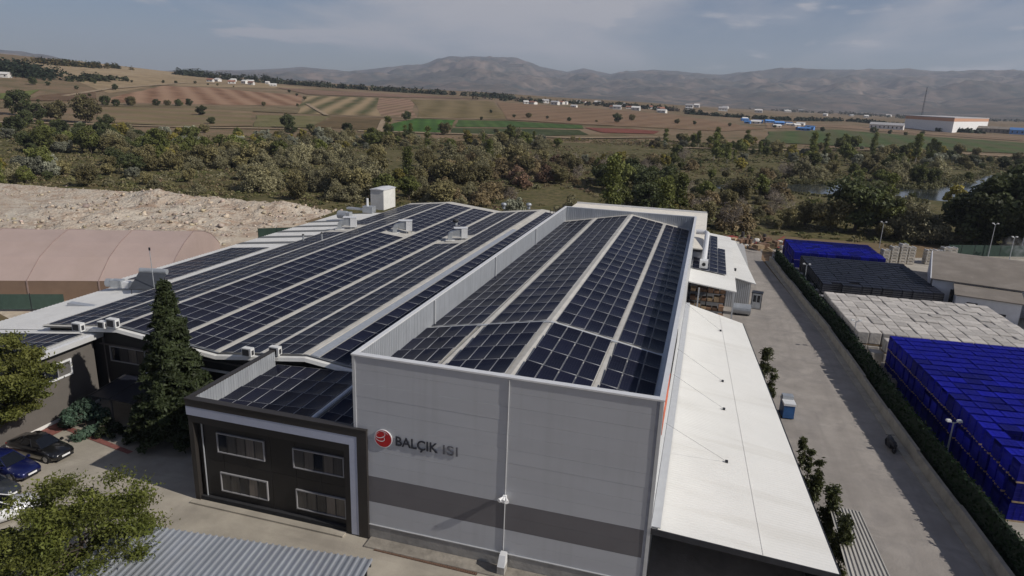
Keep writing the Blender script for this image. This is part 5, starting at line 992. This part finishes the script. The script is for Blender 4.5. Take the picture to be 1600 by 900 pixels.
# ================================================================== VEGETATION
m_bark = mat('bark', (.10, .078, .06), .95, scale=6, var=.3, stretch=(1, 1, .3), bump=.4); m_pbark = mat('pale_bark', (.33, .30, .26), .9, scale=6, var=.2, stretch=(1, 1, .3))
def crown_arrays(rng, H, R, z0, n, leaf, lobes, shape='round', flat=1.0, el=1.2):
    """leaf quads in many overlapping clumps spread through the crown"""
    C = []; NN = []; T = []; per = n//lobes
    for k in range(lobes):
        t = rng.uniform(0, 1)
        if shape == 'round':
            d = rng.normal(size=3); d /= np.linalg.norm(d); r = rng.uniform(.35, .86)**.7; c = np.array([d[0]*R*r, d[1]*R*r, z0+(H-z0)*(.5+.46*d[2]*r)]); lr = R*rng.uniform(.20, .40)
        elif shape == 'spray':
            d = rng.normal(size=3); d /= np.linalg.norm(d); r = rng.uniform(.25, 1.0)**.6*rng.choice([1, 1, 1, 1.12, 1.25]); c = np.array([d[0]*R*r, d[1]*R*r, z0+(H-z0)*(.5+.5*d[2]*r)]); lr = R*rng.uniform(.12, .25)
        elif shape == 'column':
            a = rng.uniform(0, 6.28); zz = z0+(H-z0)*t; rr = R*(.35+.65*math.sin(math.pi*(.15+.8*t)))*rng.uniform(.2, .75); c = np.array([math.cos(a)*rr, math.sin(a)*rr, zz]); lr = R*rng.uniform(.3, .5)
        else:  # spreading / shrub: rounded dome resting on the ground
            a = rng.uniform(0, 6.28); rr = R*math.sqrt(rng.uniform(0, .85)); zz = z0+(H-z0)*(1-(rr/R)**2)*rng.uniform(.45, .95); c = np.array([math.cos(a)*rr, math.sin(a)*rr, zz]); lr = R*rng.uniform(.22, .38)
        p = rng.normal(size=(per, 3)); p /= np.linalg.norm(p, axis=1)[:, None]; q = (rng.normal(0, .62, (per, 3)) if shape in ('spray', 'column') else p*(rng.uniform(.35, 1, per)**.5)[:, None])*lr; q[:, 2] *= .8*flat*(.5 if shape == 'spray' else 1)
        C.append(c+q); NN.append(p+np.array([0, 0, .5])); T.append(np.full(per, rng.uniform(.72, 1.28))*rng.uniform(.75, 1.25, per))
    C = np.vstack(C); C[:, 2] = np.maximum(C[:, 2], .08); V, F = leafquads(C, rng.uniform(.6, 1.35, len(C))*leaf, rng, np.vstack(NN), el)
    return V, F, np.repeat(np.concatenate(T), 4)[:, None]*np.ones(3)
def trunk_mb(rng, H, R, r0, z1, nl, lean=.04):
    b = MB(); top = Vector((rng.normal(0, lean)*H, rng.normal(0, lean)*H, H*.78)); pts = [Vector((0, 0, -.1)), Vector((0, 0, z1*.5)), Vector((top.x*.3, top.y*.3, z1)), Vector((top.x*.7, top.y*.7, (z1+top.z)/2)), top]
    b.tube(pts, [r0*1.25, r0, r0*.85, r0*.5, r0*.15], 8)
    for k in range(nl):
        t = rng.uniform(0, .8); s = pts[2].lerp(pts[4], t); a = rng.uniform(0, 6.28); e = s+Vector((math.cos(a)*R*.75, math.sin(a)*R*.75, H*.16)); m = s.lerp(e, .5)+Vector((0, 0, H*.03)); b.tube([s, m, e], [r0*.42*(1-t*.5), r0*.26, r0*.08], 5)
    return b
KIND = {}
m_twig = mat('twig_grey', (.24, .20, .165), .9, var=.2)
def proto(kind, seeds, H, R, z0, n, leaf, lobes, shape, m, r0, nl=5, bark=None, el=1.2):
    out = []
    for s in range(seeds):
        rng = np.random.default_rng(hash_(kind)+s); V, F, T = crown_arrays(rng, H, R, z0, n, leaf, lobes, shape, el=el)
        out.append((npmesh('crown', V, F, m, tint=T), trunk_mb(rng, H, R, r0, max(.4, z0*1.1), nl).mesh('trunk', bark or m_bark, True)))
    KIND[kind] = out
def hash_(s): return sum(ord(c)*(i+3) for i, c in enumerate(s))
L_ol = leafmat('leaf_olive', (.16, .14, .06), (.225, .195, .095)); L_wil = leafmat('leaf_willow', (.19, .175, .092), (.27, .245, .145)); L_dk = leafmat('leaf_dark', (.055, .07, .027), (.095, .105, .042)); L_gr = leafmat('leaf_green', (.11, .125, .033), (.165, .175, .053))
L_ye = leafmat('leaf_yellowing', (.23, .20, .045), (.29, .24, .06)); L_br = leafmat('leaf_brown', (.185, .145, .075), (.25, .19, .105)); L_rd = leafmat('leaf_russet', (.20, .125, .08), (.25, .16, .11)); L_sil = leafmat('leaf_silver', (.21, .215, .155), (.28, .28, .205))
proto('olive', 3, 7, 3.6, .6, 4600, .34, 44, 'round', L_ol, .2); proto('willow', 3, 7.2, 4.4, .5, 5400, .34, 50, 'dome', L_wil, .24); proto('dark', 3, 8, 3.8, .6, 4800, .36, 42, 'round', L_dk, .24); proto('green', 3, 8.5, 3.4, .9, 4600, .36, 40, 'round', L_gr, .22)
proto('poplar', 2, 12, 2.1, 2.0, 3400, .36, 30, 'column', L_gr, .2, 9, m_pbark); proto('yellow', 2, 6.5, 2.6, .6, 3000, .34, 30, 'round', L_ye, .16); proto('brown', 3, 5.2, 3.3, .3, 2800, .32, 34, 'dome', L_br, .12, 12, el=2.0); proto('russet', 2, 5.0, 3.2, .3, 2900, .32, 34, 'dome', L_rd, .12, 12, el=1.8); proto('silver', 2, 6, 3.2, .5, 3400, .34, 34, 'round', L_sil, .18)
proto('bare', 2, 6.5, 2.6, .6, 1100, .36, 30, 'round', leafmat('twig_haze', (.26, .215, .17), (.33, .28, .23)), .11, 26, m_twig, el=.25)
TL = {'bare': ('bare_tree', 'leafless grey twiggy tree in the riverside thicket', 'tree'), 'olive': ('olive_tree', 'olive green tree in the riverside thicket', 'tree'), 'willow': ('willow_tree', 'broad sandy green willow in the riverside thicket', 'tree'), 'dark': ('dark_tree', 'dark green tree in the riverside thicket', 'tree'), 'green': ('leafy_tree', 'fresh green tree in the riverside thicket', 'tree'), 'poplar': ('poplar_tree', 'slender pale-stemmed poplar in the riverside thicket', 'tree'),
      'yellow': ('yellowing_tree', 'yellowing autumn tree in the riverside thicket', 'tree'), 'brown': ('brown_shrub', 'dry brown shrub in the riverside thicket', 'shrub'), 'russet': ('russet_shrub', 'russet half-bare shrub in the riverside thicket', 'shrub'), 'silver': ('silver_tree', 'silvery grey-green tree in the riverside thicket', 'tree')}
def plant(kind, x, y, z, s, name, label, cat, group, sz=None):
    cr, tk_ = rnd.choice(KIND[kind]); r = rnd.uniform(0, 6.28)
    o = empty(name, (x, y, z), r, label, cat, group); o.scale = (s, s, sz or s*rnd.uniform(.88, 1.12)); link('crown', cr, o); link('trunk', tk_, o); return o
def rdist(x, y):
    p = Vector((x, y)); best = 1e9
    for a, b in zip(RIVP, RIVP[1:]):
        ab = b-a; t = max(0, min(1, (p-a).dot(ab)/ab.length_squared)); best = min(best, (a+ab*t-p).length)
    return best
def near_lim(az):  # distance at which the thicket begins, by bearing
    return float(np.interp(az, [-58, -52, -45, -38, -32, -28, -20, -8, 0, 4, 8, 12, 18, 26], [205, 208, 195, 172, 152, 138, 140, 140, 140, 152, 156, 156, 162, 175]))
def far_lim(az): return float(np.interp(az, [-58, -52, -40, -30, -15, -5, 5, 14, 24], [430, 425, 365, 375, 400, 440, 470, 500, 500]))
ZON = [  # photo zones (x0,x1,y0,y1) -> kinds
 (0, 170, 160, 232, 'dark green dark olive silver'), (0, 250, 200, 275, 'olive green silver willow dark yellow'), (170, 330, 185, 240, 'green dark yellow silver olive'), (100, 400, 245, 330, 'olive willow olive'),
 (395, 590, 245, 335, 'willow willow olive willow'), (330, 600, 205, 250, 'olive yellow willow green silver'), (586, 640, 232, 295, 'poplar poplar yellow'), (640, 760, 235, 320, 'olive willow olive brown'), (720, 905, 250, 330, 'russet brown bare brown olive'),
 (905, 1070, 275, 330, 'dark green dark'), (900, 1090, 230, 285, 'brown olive bare yellow silver green'), (1030, 1260, 205, 258, 'green yellow green dark olive poplar silver'), (1070, 1260, 258, 360, 'olive green bare brown willow'), (1260, 1480, 225, 262, 'olive green silver yellow poplar'), (1260, 1600, 262, 330, 'olive willow green'), (1480, 1600, 220, 300, 'olive silver dark')]
placed = []; counts = {k: 0 for k in TL}; tries = 0
while len(placed) < 800 and tries < 60000:
    tries += 1; az = rnd.uniform(-55, 24.5); lo, hi = near_lim(az), far_lim(az); d = lo+(hi-lo)*rnd.random()**1.0
    x, y = d*math.sin(math.radians(az)), d*math.cos(math.radians(az)); px, py = proj((x, y, 2))
    if not (-60 < px < 1660): continue
    rd_ = rdist(x, y)
    if rd_ < 17 or (rd_ < 42 and d < 262 and px > 1225): continue
    if 100 < px < 390 and 258 < py < 330 and rnd.random() < .8: continue
    if nz(x, y, 48, 4.4) < -.3+.25*rnd.random(): continue
    if 780 < px < 1030 and 232 < py < 246: continue
    ks = 'olive willow green brown silver yellow poplar'
    for (a, b, c, e, kk) in ZON:
        if a <= px <= b and c <= py <= e: ks = kk; break
    kd = rnd.choice(ks.split()); md = 2.9 if kd not in ('poplar',) else 2.0
    if any((x-q[0])**2+(y-q[1])**2 < (md*(1 if d < 260 else 1.3))**2 for q in placed): continue
    if counts[kd] >= 290: continue
    counts[kd] += 1; placed.append((x, y)); nm, lab, cat_ = TL[kd]; s = rnd.choice((rnd.uniform(.35, .6), rnd.uniform(.6, .95), rnd.uniform(.8, 1.2)))*(1.0 if d < 300 else .95)
    if d < 245 and (1270 < px < 1356 or 1424 < px < 1550) and d > 158: s *= .22
    if d < lo+12 and kd in ('willow', 'olive', 'dark', 'green'): s *= .8
    plant(kd, x, y, tz(x, y)-.05, s, nm, lab, cat_, 'riverside '+kd+' plants')
# large trees right of the crate yard
for kd, px, py, s, sz, lab in (('dark', 1340, 368, 1.75, 1.55, 'big round dark green tree behind the far blue crates'), ('green', 1375, 372, 1.25, 1.2, 'fresh green tree beside the big round dark tree'), ('olive', 1300, 368, 1.2, 1.05, 'olive tree on the left of the big round dark tree'), ('willow', 1448, 384, 1.1, 1.1, 'broad sandy willow behind the slab stacks'), ('willow', 1420, 378, 1.05, 1.0, 'smaller sandy willow left of the slab stacks'),
                            ('dark', 1535, 392, 1.6, 1.5, 'dark tree behind the far green fence'), ('dark', 1580, 394, 1.9, 2.0, 'tallest dark tree at the right frame edge'), ('dark', 1615, 398, 2.0, 2.1, 'dark tree crossing the right frame edge'), ('yellow', 1500, 345, 1.3, 1.4, 'yellowing tree before the river bend'), ('dark', 1600, 360, 1.9, 2.0, 'dark tree standing behind the right edge trees'), ('dark', 1555, 380, 1.7, 1.7, 'dark tree between the lamp posts behind the fence'), ('dark', 1512, 372, 1.2, 1.15, 'lower dark tree left of the far fence lamp')):
    p = P(px, py); plant(kd, p[0], p[1]+4, 0, s, 'yard_tree', lab, 'tree', 'trees around the storage yard', sz)
# understorey: one mass of low scrub, reeds and grass tufts
def scrub(name, label, pts, sizes, cols, nleaf, leaf, m, flat=.75):
    g = np.random.default_rng(5); base = []; 
    n = len(pts); C = np.repeat(pts, nleaf, 0); S = np.repeat(sizes, nleaf); q = g.normal(size=(n*nleaf, 3)); q /= np.linalg.norm(q, axis=1)[:, None]; q[:, 2] = np.abs(q[:, 2])*flat
    r = g.uniform(.45, 1.0, n*nleaf)**.6; C = C+q*(r*S)[:, None]; V, F = leafquads(C, g.uniform(.6, 1.4, len(C))*leaf, g, q+np.array([0, 0, .3]), 1.5); T = np.repeat(np.repeat(cols, nleaf, 0)*g.uniform(.7, 1.3, (n*nleaf, 1)), 4, 0)
    return tag(link(name, npmesh(name, V, F, m, tint=T)), label, 'scrub', kind='stuff')
g = np.random.default_rng(21); pts = []; sz = []; cl_ = []; pal = np.array([(.185, .162, .076), (.16, .15, .06), (.23, .19, .105), (.19, .15, .08), (.115, .122, .044), (.235, .215, .125), (.20, .14, .088)])
while len(pts) < 13000:
    az = g.uniform(-56, 25); lo, hi = near_lim(az)-9, far_lim(az)+10; d = math.sqrt(g.uniform(lo*lo, hi*hi)); x, y = d*math.sin(math.radians(az)), d*math.cos(math.radians(az))
    rd_ = rdist(x, y)
    if rd_ < 16 or (rd_ < 34 and d < 262 and g.uniform() < .8): continue
    px, py = proj((x, y, 0))
    if nz(x, y, 48, 4.4) < -.55+.3*g.uniform() and not (100 < px < 400): continue
    if d < 238 and d > 175 and (1275 < px < 1352 or 1428 < px < 1545) and g.uniform() < .85: continue
    w_ = np.array([3, 3, 2, 1, 2, 1, .2]); 
    if 700 < px < 1100: w_ = np.array([2, 2, 2, 2.5, 1.2, 1, 1.6])
    if px > 1040 and py < 262: w_ = np.array([2, 3, 1, .5, 4, .5, .1])
    c = pal[g.choice(7, p=w_/w_.sum())]*g.uniform(.8, 1.2); s = g.choice((g.uniform(.35, .8), g.uniform(.5, 1.2), g.uniform(.9, 1.9))); pts.append((x, y, tz(x, y)-.15)); sz.append(s); cl_.append(c)
scrub('undergrowth', 'low olive and brown undergrowth filling the riverside thicket', np.array(pts), np.array(sz), np.array(cl_), 36, .38, leafmat('scrub_leaf', (.9, .9, .9), (1, 1, 1), 0))
# reeds on the river banks
pts = []; sz = []; cl_ = []
while len(pts) < 900:
    i = g.integers(0, len(RIVP)-1); a, b = RIVP[i], RIVP[i+1]; t = g.uniform(0, 1); d = (b-a).normalized(); nn = Vector((-d.y, d.x)); w_ = RIV[i][2]*(1-t)+RIV[i+1][2]*t; sd = g.choice((-1, 1)); p = a.lerp(b, t)+nn*sd*(w_+g.uniform(-.5, 7)); nb = p.length < a.lerp(b, t).length; pts.append((p.x, p.y, 0)); sz.append(g.uniform(.25, .5) if nb else g.uniform(.8, 1.5)); cl_.append(np.array((.13, .125, .055))*g.uniform(.6, 1.4))
scrub('reeds', 'reed belt lining both river banks', np.array(pts), np.array(sz), np.array(cl_), 40, .36, MATS['scrub_leaf'], 1.3)
# field trees and bushes beyond the thicket, each its own
FT = [(52, 130, 1.0), (75, 131, .6), (105, 122, .5), (120, 137, .5), (148, 128, .6), (180, 138, .8), (200, 125, .5), (206, 126, .4), (255, 127, .5), (275, 128, .6), (305, 128, .6), (325, 130, .4), (340, 131, .5), (365, 133, .3), (130, 154, .7), (165, 163, 1.0), (182, 164, .8), (205, 163, 1.1), (245, 163, .8), (262, 163, .8), (280, 164, .9), (296, 163, .8), (140, 148, .4), (60, 157, .3), (315, 178, 1.0), (330, 192, .7), (320, 205, .8), (30, 178, 1.9), (90, 188, 1.8), (135, 190, 2.2), (60, 188, 1.3), (450, 198, 1.3), (455, 208, .9), (485, 203, .7), (543, 206, .9), (452, 142, .6), (464, 147, .5), (476, 153, .6), (412, 163, .6), (465, 163, .4), (607, 207, .8), (622, 217, .8), (637, 217, .9), (635, 186, 1.0), (695, 208, 1.2), (767, 174, .5), (752, 185, .4), (775, 205, .5), (803, 181, .5), (826, 182, .9), (855, 183, .4), (889, 187, .6), (932, 188, .4), (964, 189, 1.2), (987, 186, 1.0), (1058, 191, .9), (1085, 192, .6), (1140, 195, .5), (1210, 197, .5), (1262, 201, .6), (1285, 203, .7), (1365, 206, 1.0), (1390, 207, .6), (1415, 209, .6), (1440, 210, .7), (150, 112, .4), (80, 118, .3), (60, 108, .3), (185, 101, .35), (197, 102, .3), (8, 92, .5)]
for px, py, s in FT:
    p = ghit(px, py+3); d = math.hypot(p[0], p[1]); k = rnd.choice(('dark', 'dark', 'olive')); side = 'on the slope of the tilled fields' if px < 620 else ('among the brown plains fields' if px > 760 else 'beside the bright green crop')
    plant(k, p[0], p[1], p[2]-.1, s*.95, 'field_bush', 'lone '+('dark' if k == 'dark' else 'olive')+' round bush '+side, 'bush', 'bushes '+side+' '+k)
# far tree lines that read as one mass
def treeline(label, px0, n, hgt, spread, cols, leaf=2.2, nl=26, tall=1.6):
    pts = []; sz = []; cl_ = []; xs = [q[0] for q in px0]; ys = [q[1] for q in px0]; cache = [ghit(x, y) for x, y in px0]
    for _ in range(n):
        t = g.uniform(0, len(px0)-1); i = min(int(t), len(px0)-2); a, b = cache[i], cache[i+1]; q = a+(b-a)*(t-i); x, y = q[0]+g.normal(0, spread), q[1]+g.normal(0, spread); pts.append((x, y, tz(x, y)-.3)); sz.append(hgt*g.uniform(.6, 1.15)); cl_.append(np.array(cols[g.integers(len(cols))])*g.uniform(.75, 1.25))
    return scrub('treeline', label, np.array(pts), np.array(sz), np.array(cl_), nl, leaf, MATS['scrub_leaf'], tall)
DKS = [(.03, .042, .02), (.045, .055, .026), (.035, .04, .022)]
treeline('dark tree line along the crest of the tilled slope', [(430, 130), (520, 137), (640, 145), (760, 152), (800, 155)], 230, 5.5, 12, DKS)
treeline('dark pine wood on the far left slope', [(0, 112), (20, 110), (40, 115), (58, 121), (10, 118), (50, 120)], 170, 8, 16, [(.022, .034, .016), (.03, .04, .018)])
treeline('long strip of scrub across the tan hillside', [(50, 97), (90, 102), (130, 105), (180, 107)], 120, 5.5, 8, [(.05, .055, .022), (.11, .085, .03)])
treeline('low green scrub patch below the hillside', [(115, 128), (150, 124), (180, 125)], 60, 3.5, 8, [(.06, .065, .028)])
treeline('dark village trees on the skyline', [(284, 117), (310, 120), (350, 124), (400, 128), (425, 130)], 120, 8, 10, DKS)
treeline('mixed trees around the far village', [(800, 158), (870, 160), (960, 166), (1010, 170), (1050, 172)], 120, 4.2, 26, DKS+[(.08, .06, .04)])
treeline('straight dark hedge line across the plain', [(1070, 178), (1200, 187), (1330, 190), (1400, 197), (1470, 206), (1530, 209)], 330, 3.6, 3.5, DKS)
treeline('scattered trees along the plain far behind the white factory', [(1200, 172), (1300, 178), (1400, 184), (1500, 188), (1600, 190)], 170, 6, 40, DKS+[(.06, .055, .03)])
# ---- conifer in the yard corner
rng = np.random.default_rng(2); Cx = []; Nx = []; Tx = []; bt = MB(); bt.tube([(0, 0, -.1), (.02, 0, 6), (.05, 0, 12.2)], [.24, .15, .02], 8)
z = .75
while z < 12.2:
    u = 1-z/12.4; rad = 3.5*u**.85+.12
    for k in range(int(5+9*u)):
        a = rng.uniform(0, 6.28); r1 = rad*rng.uniform(.72, 1.08); n = int(26+260*r1/3.4); t = rng.uniform(.12, 1, n)**.75; zz = z+.12-.22*r1*t*t+.06*r1*t; wd = .10+.30*r1*.3*(1-t)*1.2+.06
        off = rng.normal(0, 1, n)*wd; ca, sa = math.cos(a), math.sin(a); Cx.append(np.stack([ca*t*r1-sa*off, sa*t*r1+ca*off, zz+rng.normal(0, .07, n)], 1)); Nx.append(np.tile((ca*.35, sa*.35, .8), (n, 1))); Tx.append(rng.uniform(.65, 1.35)*rng.uniform(.7, 1.3, n))
        bt.tube([(0, 0, z), (ca*r1*.9, sa*r1*.9, z-.15*r1)], [.035, .01], 4, cap=False)
    z += .20+.14*u
Cx = np.vstack(Cx); V, F = leafquads(Cx, rng.uniform(.07, .17, len(Cx)), rng, np.vstack(Nx), 3.0); cf_ = empty('conifer', (-36.4, 38.2, 0), 0, 'tall dark conifer standing in the shaded yard corner', 'tree')
link('crown', npmesh('conifer_crown', V, F, leafmat('needle_green', (.032, .045, .018), (.055, .068, .028), 0), tint=np.repeat(np.concatenate(Tx), 4)[:, None]*np.ones(3)), cf_); bt.build('trunk', m_bark, cf_)
# ---- near yard trees
def near_tree(name, label, loc, H, R, z0, n, leaf, lobes, m, r0, seed, limbs=12, dx=0.0):
    rng = np.random.default_rng(seed); o = empty(name, loc, 0, label, 'tree'); V, F, T = crown_arrays(rng, H, R, z0, n, leaf, lobes, 'spray', el=2.2); V[:, 0] += dx*np.clip(V[:, 2]/H*1.6, 0, 1); link('crown', npmesh(name+'_crown', V, F, m, tint=T), o); tb = trunk_mb(rng, H, R, r0, z0*1.1, limbs); tb.v = [(x+dx*min(1, max(0, z/H*1.6)), y, z) for x, y, z in tb.v]; tb.build('trunk', m_bark, o, smooth=True)
near_tree('locust_tree', 'feathery yellow-green tree in the foreground beside the carport', (-29.2, 23.2, 0), 6.3, 3.3, .8, 33000, .085, 85, leafmat('locust_leaf', (.08, .098, .02), (.15, .158, .036), 0), .16, 5, 24)
near_tree('plane_tree', 'bright leafy tree at the left edge before the taupe wing', (-47.3, 33.6, 0), 8.2, 2.5, 2.4, 30000, .115, 100, leafmat('plane_leaf', (.085, .10, .022), (.15, .15, .04), 0), .17, 9, dx=1.1)
# blue-green juniper, planter bushes
def near_bush(name, label, loc, H, R, n, leaf, m, seed, cat_='shrub', lobes=22, el=2.0):
    rng = np.random.default_rng(seed); o = empty(name, loc, 0, label, cat_); V, F, T = crown_arrays(rng, H, R, .05, n, leaf, lobes, 'dome', el=el); link('crown', npmesh(name+'_crown', V, F, m, tint=T), o); trunk_mb(rng, H, R, .05, .3, 6).build('trunk', m_bark, o)
near_bush('juniper_bush', 'spreading blue-green juniper in front of the entrance canopy', (-43.9, 36.9, 0), 2.3, 1.9, 5000, .14, leafmat('juniper_leaf', (.05, .085, .055), (.08, .125, .085), 0), 4)
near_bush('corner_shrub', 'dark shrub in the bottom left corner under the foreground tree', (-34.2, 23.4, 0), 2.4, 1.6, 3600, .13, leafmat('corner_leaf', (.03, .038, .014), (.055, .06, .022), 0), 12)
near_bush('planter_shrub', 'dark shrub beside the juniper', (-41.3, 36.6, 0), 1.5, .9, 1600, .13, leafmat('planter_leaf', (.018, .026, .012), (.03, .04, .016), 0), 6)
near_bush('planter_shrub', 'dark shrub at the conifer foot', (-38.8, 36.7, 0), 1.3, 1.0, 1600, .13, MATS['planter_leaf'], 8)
L_sh = leafmat('roadside_leaf', (.045, .055, .018), (.08, .085, .03), 0)
for i, (x, y, h_, r_, n, lab) in enumerate(((7.3, 66.0, 3.9, 1.0, 2600, 'shrub showing beyond the far canopy edge'), (7.6, 61.5, 3.6, .7, 1200, 'thin shrub beside the blue container'), (8.75, 49.0, 3.4, .6, 900, 'sparse shrub at the middle of the canopy edge'), (9.1, 44.2, 4.1, .75, 2000, 'tall shrub above the ribbed shelter corner'), (9.35, 40.6, 4.6, 1.0, 4200, 'dense shrub growing through the ribbed shelter edge'), (9.5, 37.2, 4.6, .9, 3600, 'dense shrub closest to the bottom edge by the canopy'), (8.9, 46.6, 3.7, .6, 1100, 'slim shrub leaning out under the canopy edge'))):
    rng = np.random.default_rng(40+i); o = empty('roadside_shrub', (x, y, .02), 0, lab, 'shrub', 'shrubs along the canopy edge'); r_ *= .62; h_ *= .85; V, F, T = crown_arrays(rng, h_, r_, .3, int(n*.9), .10, 30, 'column', el=2.4); link('crown', npmesh('roadside_crown', V, F, L_sh, tint=T), o); trunk_mb(rng, h_, r_, .05, .5, 7).build('trunk', m_bark, o)
# ================================================================== FAR BUILDINGS
m_hw = mat('house_white', (.62, .60, .57), .8, var=.1, rnd_obj=.12); m_hr = mat('house_roof_red', (.24, .11, .075), .85, var=.15, rnd_obj=.3); m_tarp = mat('blue_tarp', (.08, .20, .45), .6, rnd_obj=.4); m_hgr = mat('house_roof_grey', (.36, .35, .35), .8, rnd_obj=.25)
def house(px, py, w_, d_, h_, label, roof, wall=m_hw, name='far_house', cat_='house', group=None, rz=None):
    p = ghit(px, py); o = empty(name, (p[0], p[1], p[2]-.2), rz if rz is not None else rnd.uniform(-.6, .6), label, cat_, group)
    MB().add([(-w_/2, -d_/2, 0), (w_/2, -d_/2, 0), (w_/2, d_/2, 0), (-w_/2, d_/2, 0), (-w_/2, -d_/2, h_), (w_/2, -d_/2, h_), (w_/2, d_/2, h_), (-w_/2, d_/2, h_), (-w_/2, 0, h_*1.45), (w_/2, 0, h_*1.45)], [(0, 1, 5, 4), (2, 3, 7, 6), (0, 4, 8, 7, 3), (1, 2, 6, 9, 5)]).build('wall', wall, o)
    for s in (-1, 1): MB().hexa([(-w_/2-.4, s*(d_/2+.5), h_-.25), (w_/2+.4, s*(d_/2+.5), h_-.25), (w_/2+.4, 0, h_*1.45+.02), (-w_/2-.4, 0, h_*1.45+.02)], [(-w_/2-.4, s*(d_/2+.5), h_+.05), (w_/2+.4, s*(d_/2+.5), h_+.05), (w_/2+.4, 0, h_*1.45+.32), (-w_/2-.4, 0, h_*1.45+.32)]).build('roof', roof, o)
    k = max(1, int(w_/4))
    for i in range(k): x = -w_/2+w_*(i+.5)/k; MB().box(x-.6, x+.6, -d_/2-.06, -d_/2+.02, h_*.35, h_*.75).build('window', m_pane, o)
    return o
vil = 'houses of the far village'
for i in range(18):
    px = rnd.uniform(815, 1040); py = 158+(px-815)*.062+rnd.uniform(-3, 5); r_ = rnd.choice((m_hr, m_hgr, m_hw)); house(px, py, rnd.uniform(6, 12), rnd.uniform(6, 8), rnd.uniform(2.5, 4), 'tiny pale house in the village on the plain'+(' with red roof' if r_ is m_hr else ' with grey roof' if r_ is m_hgr else ' with white roof'), r_, group=vil)
for i in range(12):
    px = rnd.uniform(320, 430); py = 124+(px-300)*.07+rnd.uniform(-1.5, 3); house(px, py, rnd.uniform(5, 10), 6, rnd.uniform(2.5, 4), 'tiny white house among the skyline trees', rnd.choice((m_hw, m_hr)), group='houses on the left skyline')
for i in range(16):
    px = rnd.uniform(1150, 1275); py = 186+(px-1150)*.12+rnd.uniform(-3, 7); bl = rnd.random() < .6; house(px, py, rnd.uniform(5, 11), 5, rnd.uniform(2, 3), ('blue tarpaulin tent in the field camp' if bl else 'white tarpaulin tent in the field camp'), m_tarp if bl else m_hw, m_tarp if bl else m_hw, 'camp_tent', 'tent', 'tents of the field camp')
for i in range(14):
    px = rnd.uniform(1060, 1400); py = 168+(px-1060)*.045+rnd.uniform(-3, 4); house(px, py, rnd.uniform(8, 18), 8, rnd.uniform(3, 5), 'tiny pale farm building far across the plain', rnd.choice((m_hw, m_hgr)), group='farm buildings on the plain')
house(3, 121, 14, 8, 3.5, 'white farmhouse below the left pine wood', m_hw)
# white factory on the plain
A_, B_, C_ = (Vector(ghit(*q)) for q in ((1487, 208), (1412, 200), (1541, 205.5))); kf = A_.xy.length/FPX; D_ = B_+C_-A_
wf = empty('far_factory', (A_.x, A_.y, A_.z-.4), 0, 'long white factory with orange fascia on the far plain', 'factory building'); b_ = [(0, 0), (C_.x-A_.x, C_.y-A_.y), (D_.x-A_.x, D_.y-A_.y), (B_.x-A_.x, B_.y-A_.y)]
def slab4(z0, z1, k=1.0):
    cx_, cy_ = sum(q[0] for q in b_)/4, sum(q[1] for q in b_)/4; q4 = [(cx_+(x-cx_)*k, cy_+(y-cy_)*k) for x, y in b_]
    return MB().hexa([(x, y, z0) for x, y in q4], [(x, y, z1) for x, y in q4])
slab4(0, 15*kf).build('wall', mat('factory_white', (.74, .73, .72), .8), wf); slab4(15*kf+.02, 19*kf, 1.006).build('fascia', mat('factory_orange', (.50, .27, .17), .8), wf); slab4(19*kf+.02, 20*kf, 1.012).build('roof', m_hgr, wf)
for t_ in (.25, .68): q = Vector(b_[1])*t_; d_ = Vector(b_[1]).normalized(); n_d = Vector((d_.y, -d_.x))*.3; MB().hexa([(q.x, q.y, 0), (q.x+d_.x*3*kf, q.y+d_.y*3*kf, 0), (q.x+d_.x*3*kf+n_d.x, q.y+d_.y*3*kf+n_d.y, 0), (q.x+n_d.x, q.y+n_d.y, 0)], [(q.x, q.y, 5*kf), (q.x+d_.x*3*kf, q.y+d_.y*3*kf, 5*kf), (q.x+d_.x*3*kf+n_d.x, q.y+d_.y*3*kf+n_d.y, 5*kf), (q.x+n_d.x, q.y+n_d.y, 5*kf)]).build('door', m_dark, wf)
for px, py, w_, lab, mm in ((1385, 202, 40, 'low grey shed left of the white factory', m_hgr), (1560, 208, 55, 'low tan shed right of the white factory', m_brf), (1592, 210, 22, 'blue shed at the right frame edge of the plain', m_tarp)): house(px, py, w_*kf, 14, 6*kf, lab, mm, m_hw if mm is m_hgr else mm, 'far_shed', 'shed', rz=-.3)
# lattice mast
p = ghit(1438, 192); ma = empty('lattice_mast', (p[0], p[1], p[2]-1), 0, 'thin lattice radio mast on the plain against the hills', 'mast'); Hm = 46*math.hypot(p[0], p[1])/FPX; b = MB()
for a in range(3):
    an_ = a*2.094; MB().tube([(1.6*math.cos(an_), 1.6*math.sin(an_), 0), (.5*math.cos(an_), .5*math.sin(an_), Hm)], .16, 5, 24).build('leg', m_dst, ma)
for k in range(14):
    z = Hm*k/14; r_ = 1.6-1.1*k/14
    for a in range(3): b.tube([(r_*math.cos(a*2.094), r_*math.sin(a*2.094), z), ((r_-.08)*math.cos((a+1)*2.094), (r_-.08)*math.sin((a+1)*2.094), z+Hm/14)], .09, 4)
b.build('bracing', m_dst, ma)
